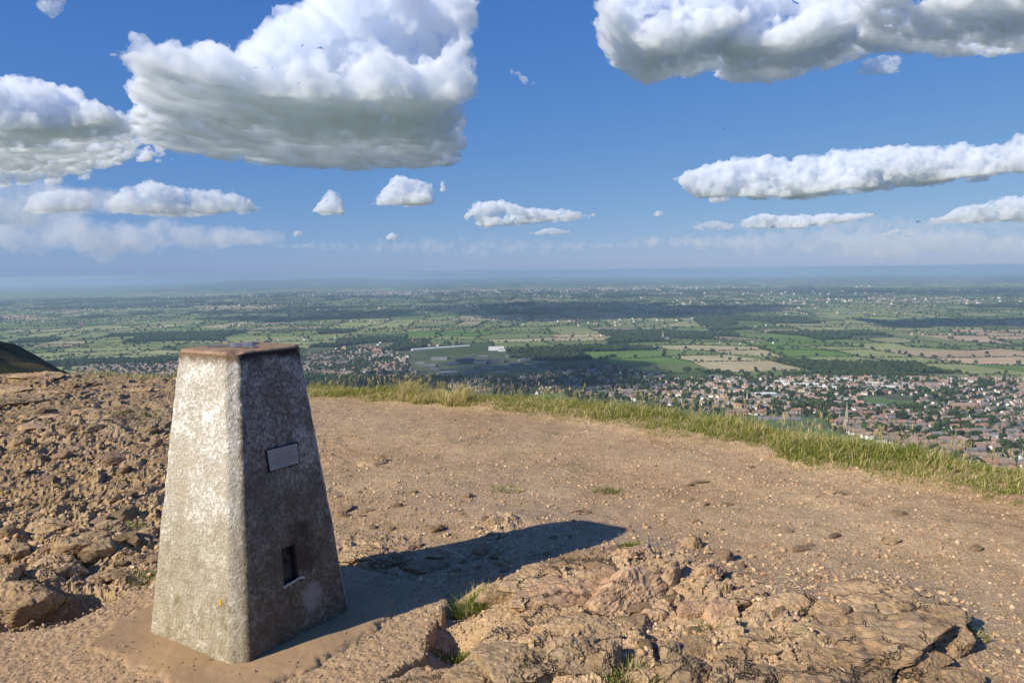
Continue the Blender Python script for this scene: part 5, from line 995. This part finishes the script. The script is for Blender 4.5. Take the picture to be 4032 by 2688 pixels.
def church(label,x,y,tw,th,sh,nl_,col_m,roofm,ang=.2,spire=True):
    P=far(np.array([x],float),np.array([y],float))[0]; o=link('church',None,loc=(P[0],P[1],P[2]-.5),rot=(0,0,ang),label=label,cat='church')
    Vb,Fb=boxes([(0,0,-3,tw,tw,th+3)]); link('tower',mesh_np('tower',Vb,Fb,[col_m]),o)
    if spire:
        n=8; V=[(math.cos(a)*r,math.sin(a)*r,z) for r,z in ((tw*.52,th+.02),(tw*.27,th+sh*.5),(.12,th+sh)) for a in np.linspace(0,2*math.pi,n,endpoint=False)]
        link('spire',mesh_np('spire',np.array(V),np.array([(j*n+i,j*n+(i+1)%n,(j+1)*n+(i+1)%n,(j+1)*n+i) for j in range(2) for i in range(n)]),[col_m]),o)
    else:
        Vb,Fb=boxes([(sx_*tw*.42,sy_*tw*.42,th+.02,tw*.14,tw*.14,3.5) for sx_ in (-1,1) for sy_ in (-1,1)]); link('pinnacles',mesh_np('pinnacles',Vb,Fb,[col_m]),o)
    for k in (-1,1): Vb,Fb=boxes([(k*tw*.18,-tw/2-.05,th*.72,tw*.16,.12,th*.18)]); link('louvre',mesh_np('louvre',Vb,Fb,[M_GLASS]),o)
    a,b,c,e=gable(nl_,tw*1.7,tw*1.1,.4,tw*.9); a=a+(tw/2+nl_/2+.05,0,0); c=c+(tw/2+nl_/2+.6,0,0); link('nave',pymesh('nave',a,b,[col_m]),o); link('roof',pymesh('roof',c,e,[roofm]),o); return o
church('tall pale stone church spire rising from the sunlit town',1944,994,7.5,21,33,24,M_STONE,M_ROOF['grey slate'])
church('smaller stone church spire among trees left of the tall spire',1716,930,5.5,14,18,18,M_STONE,M_ROOF['grey slate'])
church('distant village church spire above woods right of centre',1523,782,9,22,34,26,M_STONE,M_ROOF['grey slate'])
church('red brick church tower in trees beyond the industrial estate',948,792,10,30,0,34,M_WALL['brick red'],M_ROOF['brown tiled'],.2,False)
church('thin grey church tower beside the red brick church',966,790,7,26,16,14,M_METG,M_ROOF['grey slate'])
# a water tower like white mast far off, electricity pylon near the estate
def pylon(x,y,H,label):
    P=far(np.array([x],float),np.array([y],float))[0]; o=link('pylon',None,loc=P,label=label,cat='pylon'); 
    def bar(name,pts,t):
        V=[];F=[];k=0
        for A,B in pts:
            A,B=np.array(A,float),np.array(B,float); d=(B-A)/np.linalg.norm(B-A); s=np.cross(d,(0.3,.9,.1)); s/=np.linalg.norm(s); u=np.cross(d,s)
            V+= [A+(s*i+u*j)*t for i,j in ((-1,-1),(1,-1),(1,1),(-1,1))]+[B+(s*i+u*j)*t for i,j in ((-1,-1),(1,-1),(1,1),(-1,1))]; F+=[(k,k+1,k+5,k+4),(k+1,k+2,k+6,k+5),(k+2,k+3,k+7,k+6),(k+3,k,k+4,k+7)]; k+=8
        link(name,mesh_np(name,np.array(V),np.array(F),[M_METG]),o)
    b=H*.11; c=H*.03
    for sx_,sy_ in ((-1,-1),(1,-1),(1,1),(-1,1)): bar('leg',[((sx_*b,sy_*b,0),(sx_*c,sy_*c,H*.6)),((sx_*c,sy_*c,H*.6),(0,0,H))],.3)
    for zz,wd in ((.62,.2),(.75,.24),(.88,.17)): bar('cross_arm',[((-H*wd,0,H*zz),(H*wd,0,H*zz)),((-H*wd,0,H*zz),(0,0,H*(zz+.06))),((H*wd,0,H*zz),(0,0,H*(zz+.06)))],.25)
    bar('bracing',[((-b*k,-b*k,z),(b*k2,-b*k2,z2)) for k,z,k2,z2 in ((1,0,.85,H*.15),(.85,H*.15,.6,H*.35),(.6,H*.35,.35,H*.55))],.18)
pylon(1133,836,46,'thin electricity pylon over the shaded industrial estate'); pylon(1268,800,44,'thin electricity pylon beyond the works at the wood edge')
# ---------------------------------------------------------------- roads and open greens
def drape(name,pts,w,mat,up=.35,px=True):
    p=wpoly(pts) if px else np.array(pts); seg=[]
    for i in range(len(p)-1): seg.append(p[i]+(p[i+1]-p[i])*np.linspace(0,1,24,endpoint=False)[:,None])
    q=np.concatenate(seg+[p[-1:]]); d=np.gradient(q,axis=0); d/=np.linalg.norm(d,axis=1)[:,None]; nrm=np.stack([-d[:,1],d[:,0]],1)
    V=[]
    for s in (-.5,.5): e=q+nrm*w*s; V.append(np.column_stack([e,zt(e[:,0],e[:,1])+up]))
    link(name,mesh_np(name,np.stack(V,1).reshape(-1,3),gridF(len(q),2),[mat]),kind='structure')
M_ROAD=plain('asphalt',(.12,.12,.125),.9,0,.15,.05); M_LAWN=plain('mown grass',(.105,.165,.045),1,0,.2,.03); M_COURT=plain('grey court',(.25,.235,.22),.9,0,.1,.1)
sv_=np.concatenate(STV); link('streets',mesh_np('streets',np.column_stack([sv_,zt(sv_[:,0],sv_[:,1])+.30]),np.array(STF),[M_ROAD]),kind='structure')
drape('road',[(2085,910),(2105,935),(2115,960),(2150,985),(2250,1010),(2352,1045)],9,M_ROAD); drape('road',[(1660,920),(1700,885),(1690,868)],8,M_ROAD); drape('road',[(2110,962),(2190,925),(2245,885)],8,M_ROAD); drape('road',[(2100,935),(2085,900),(2095,880)],7,M_ROAD); drape('road',[(1560,905),(1760,925),(1900,950)],7,M_ROAD); drape('road',[(2150,985),(2230,960),(2352,940)],7,M_ROAD)
def sheet(name,poly,mat,up):
    p=wpoly(poly); n=14; u=np.linspace(0,1,n); a,b=np.meshgrid(u,u,indexing='ij'); c=p if len(p)==4 else p[:4]
    P=(c[0]*((1-a)*(1-b))[...,None]+c[1]*(a*(1-b))[...,None]+c[2]*(a*b)[...,None]+c[3]*((1-a)*b)[...,None]).reshape(-1,2)
    link(name,mesh_np(name,np.column_stack([P,zt(P[:,0],P[:,1])+up]),gridF(n,n),[mat],smooth=True),kind='structure')
for p in OPENPX: sheet('lawn',p,M_LAWN,.5)
sheet('court',[(1742,957),(1838,958),(1842,966),(1738,965)],M_COURT,1.0)
# ---------------------------------------------------------------- a bird high in the blue
bd=ray(1663,297); bd=bd/np.linalg.norm(bd); bp=CAM+bd*160; bv,bf=ico(2); bird=link('bird',None,loc=bp,rot=(.1,.2,.7),label='tiny dark bird flying alone in the open blue sky',cat='bird')
M_BIRD=plain('dark feathers',(.03,.03,.035)); V=bv*(.20,.055,.05); V[:,1]*=np.where(abs(V[:,0])>.14,.7,1); link('body',mesh_np('body',V,bf,[M_BIRD],smooth=True),bird)
for s in (-1,1): link('wing',mesh_np('wing',np.array([(.06,s*.04,.02),(-.06,s*.04,.02),(-.05,s*.20,.09),(.05,s*.22,.10),(-.07,s*.42,.05),(.06,s*.04,.03),(-.06,s*.04,.03),(-.05,s*.20,.10),(.05,s*.22,.11)]),np.array([(0,1,2,3),(5,8,7,6),(3,2,4,4),(8,4,7,7)])[:2],[M_BIRD]),bird)
ORD='first second third fourth fifth sixth seventh eighth ninth tenth eleventh twelfth thirteenth fourteenth fifteenth sixteenth seventeenth eighteenth nineteenth twentieth twenty-first twenty-second twenty-third twenty-fourth twenty-fifth twenty-sixth twenty-seventh twenty-eighth twenty-ninth thirtieth thirty-first thirty-second thirty-third thirty-fourth thirty-fifth thirty-sixth thirty-seventh thirty-eighth thirty-ninth fortieth'.split()
same={}
for o in list(bpy.data.objects):
    if o.parent is None and o.get('label') and o.get('category') in ('house','tree','warehouse'): same.setdefault(o['label'],[]).append(o)
for lb,os_ in same.items():
    if 1<len(os_)<=40:
        os_.sort(key=lambda o: float(to_px(np.array([o.location[:]]))[0,0]))
        for w_,o in zip(ORD,os_):
            if len(lb.replace('-',' ').split())>13: lb=lb.replace('medium ','').replace('slate ','')
            o['label']=f'{lb}, {w_} from left'.replace('industrial estate','estate').replace(' tiled','').replace('the red brick block','the brick block')
print('tris',sum((len(o.data.loops)-2*len(o.data.polygons)) for o in {o.data.name:o for o in bpy.data.objects if o.type=='MESH' and o.users_collection}.values()),time.time()-T0)
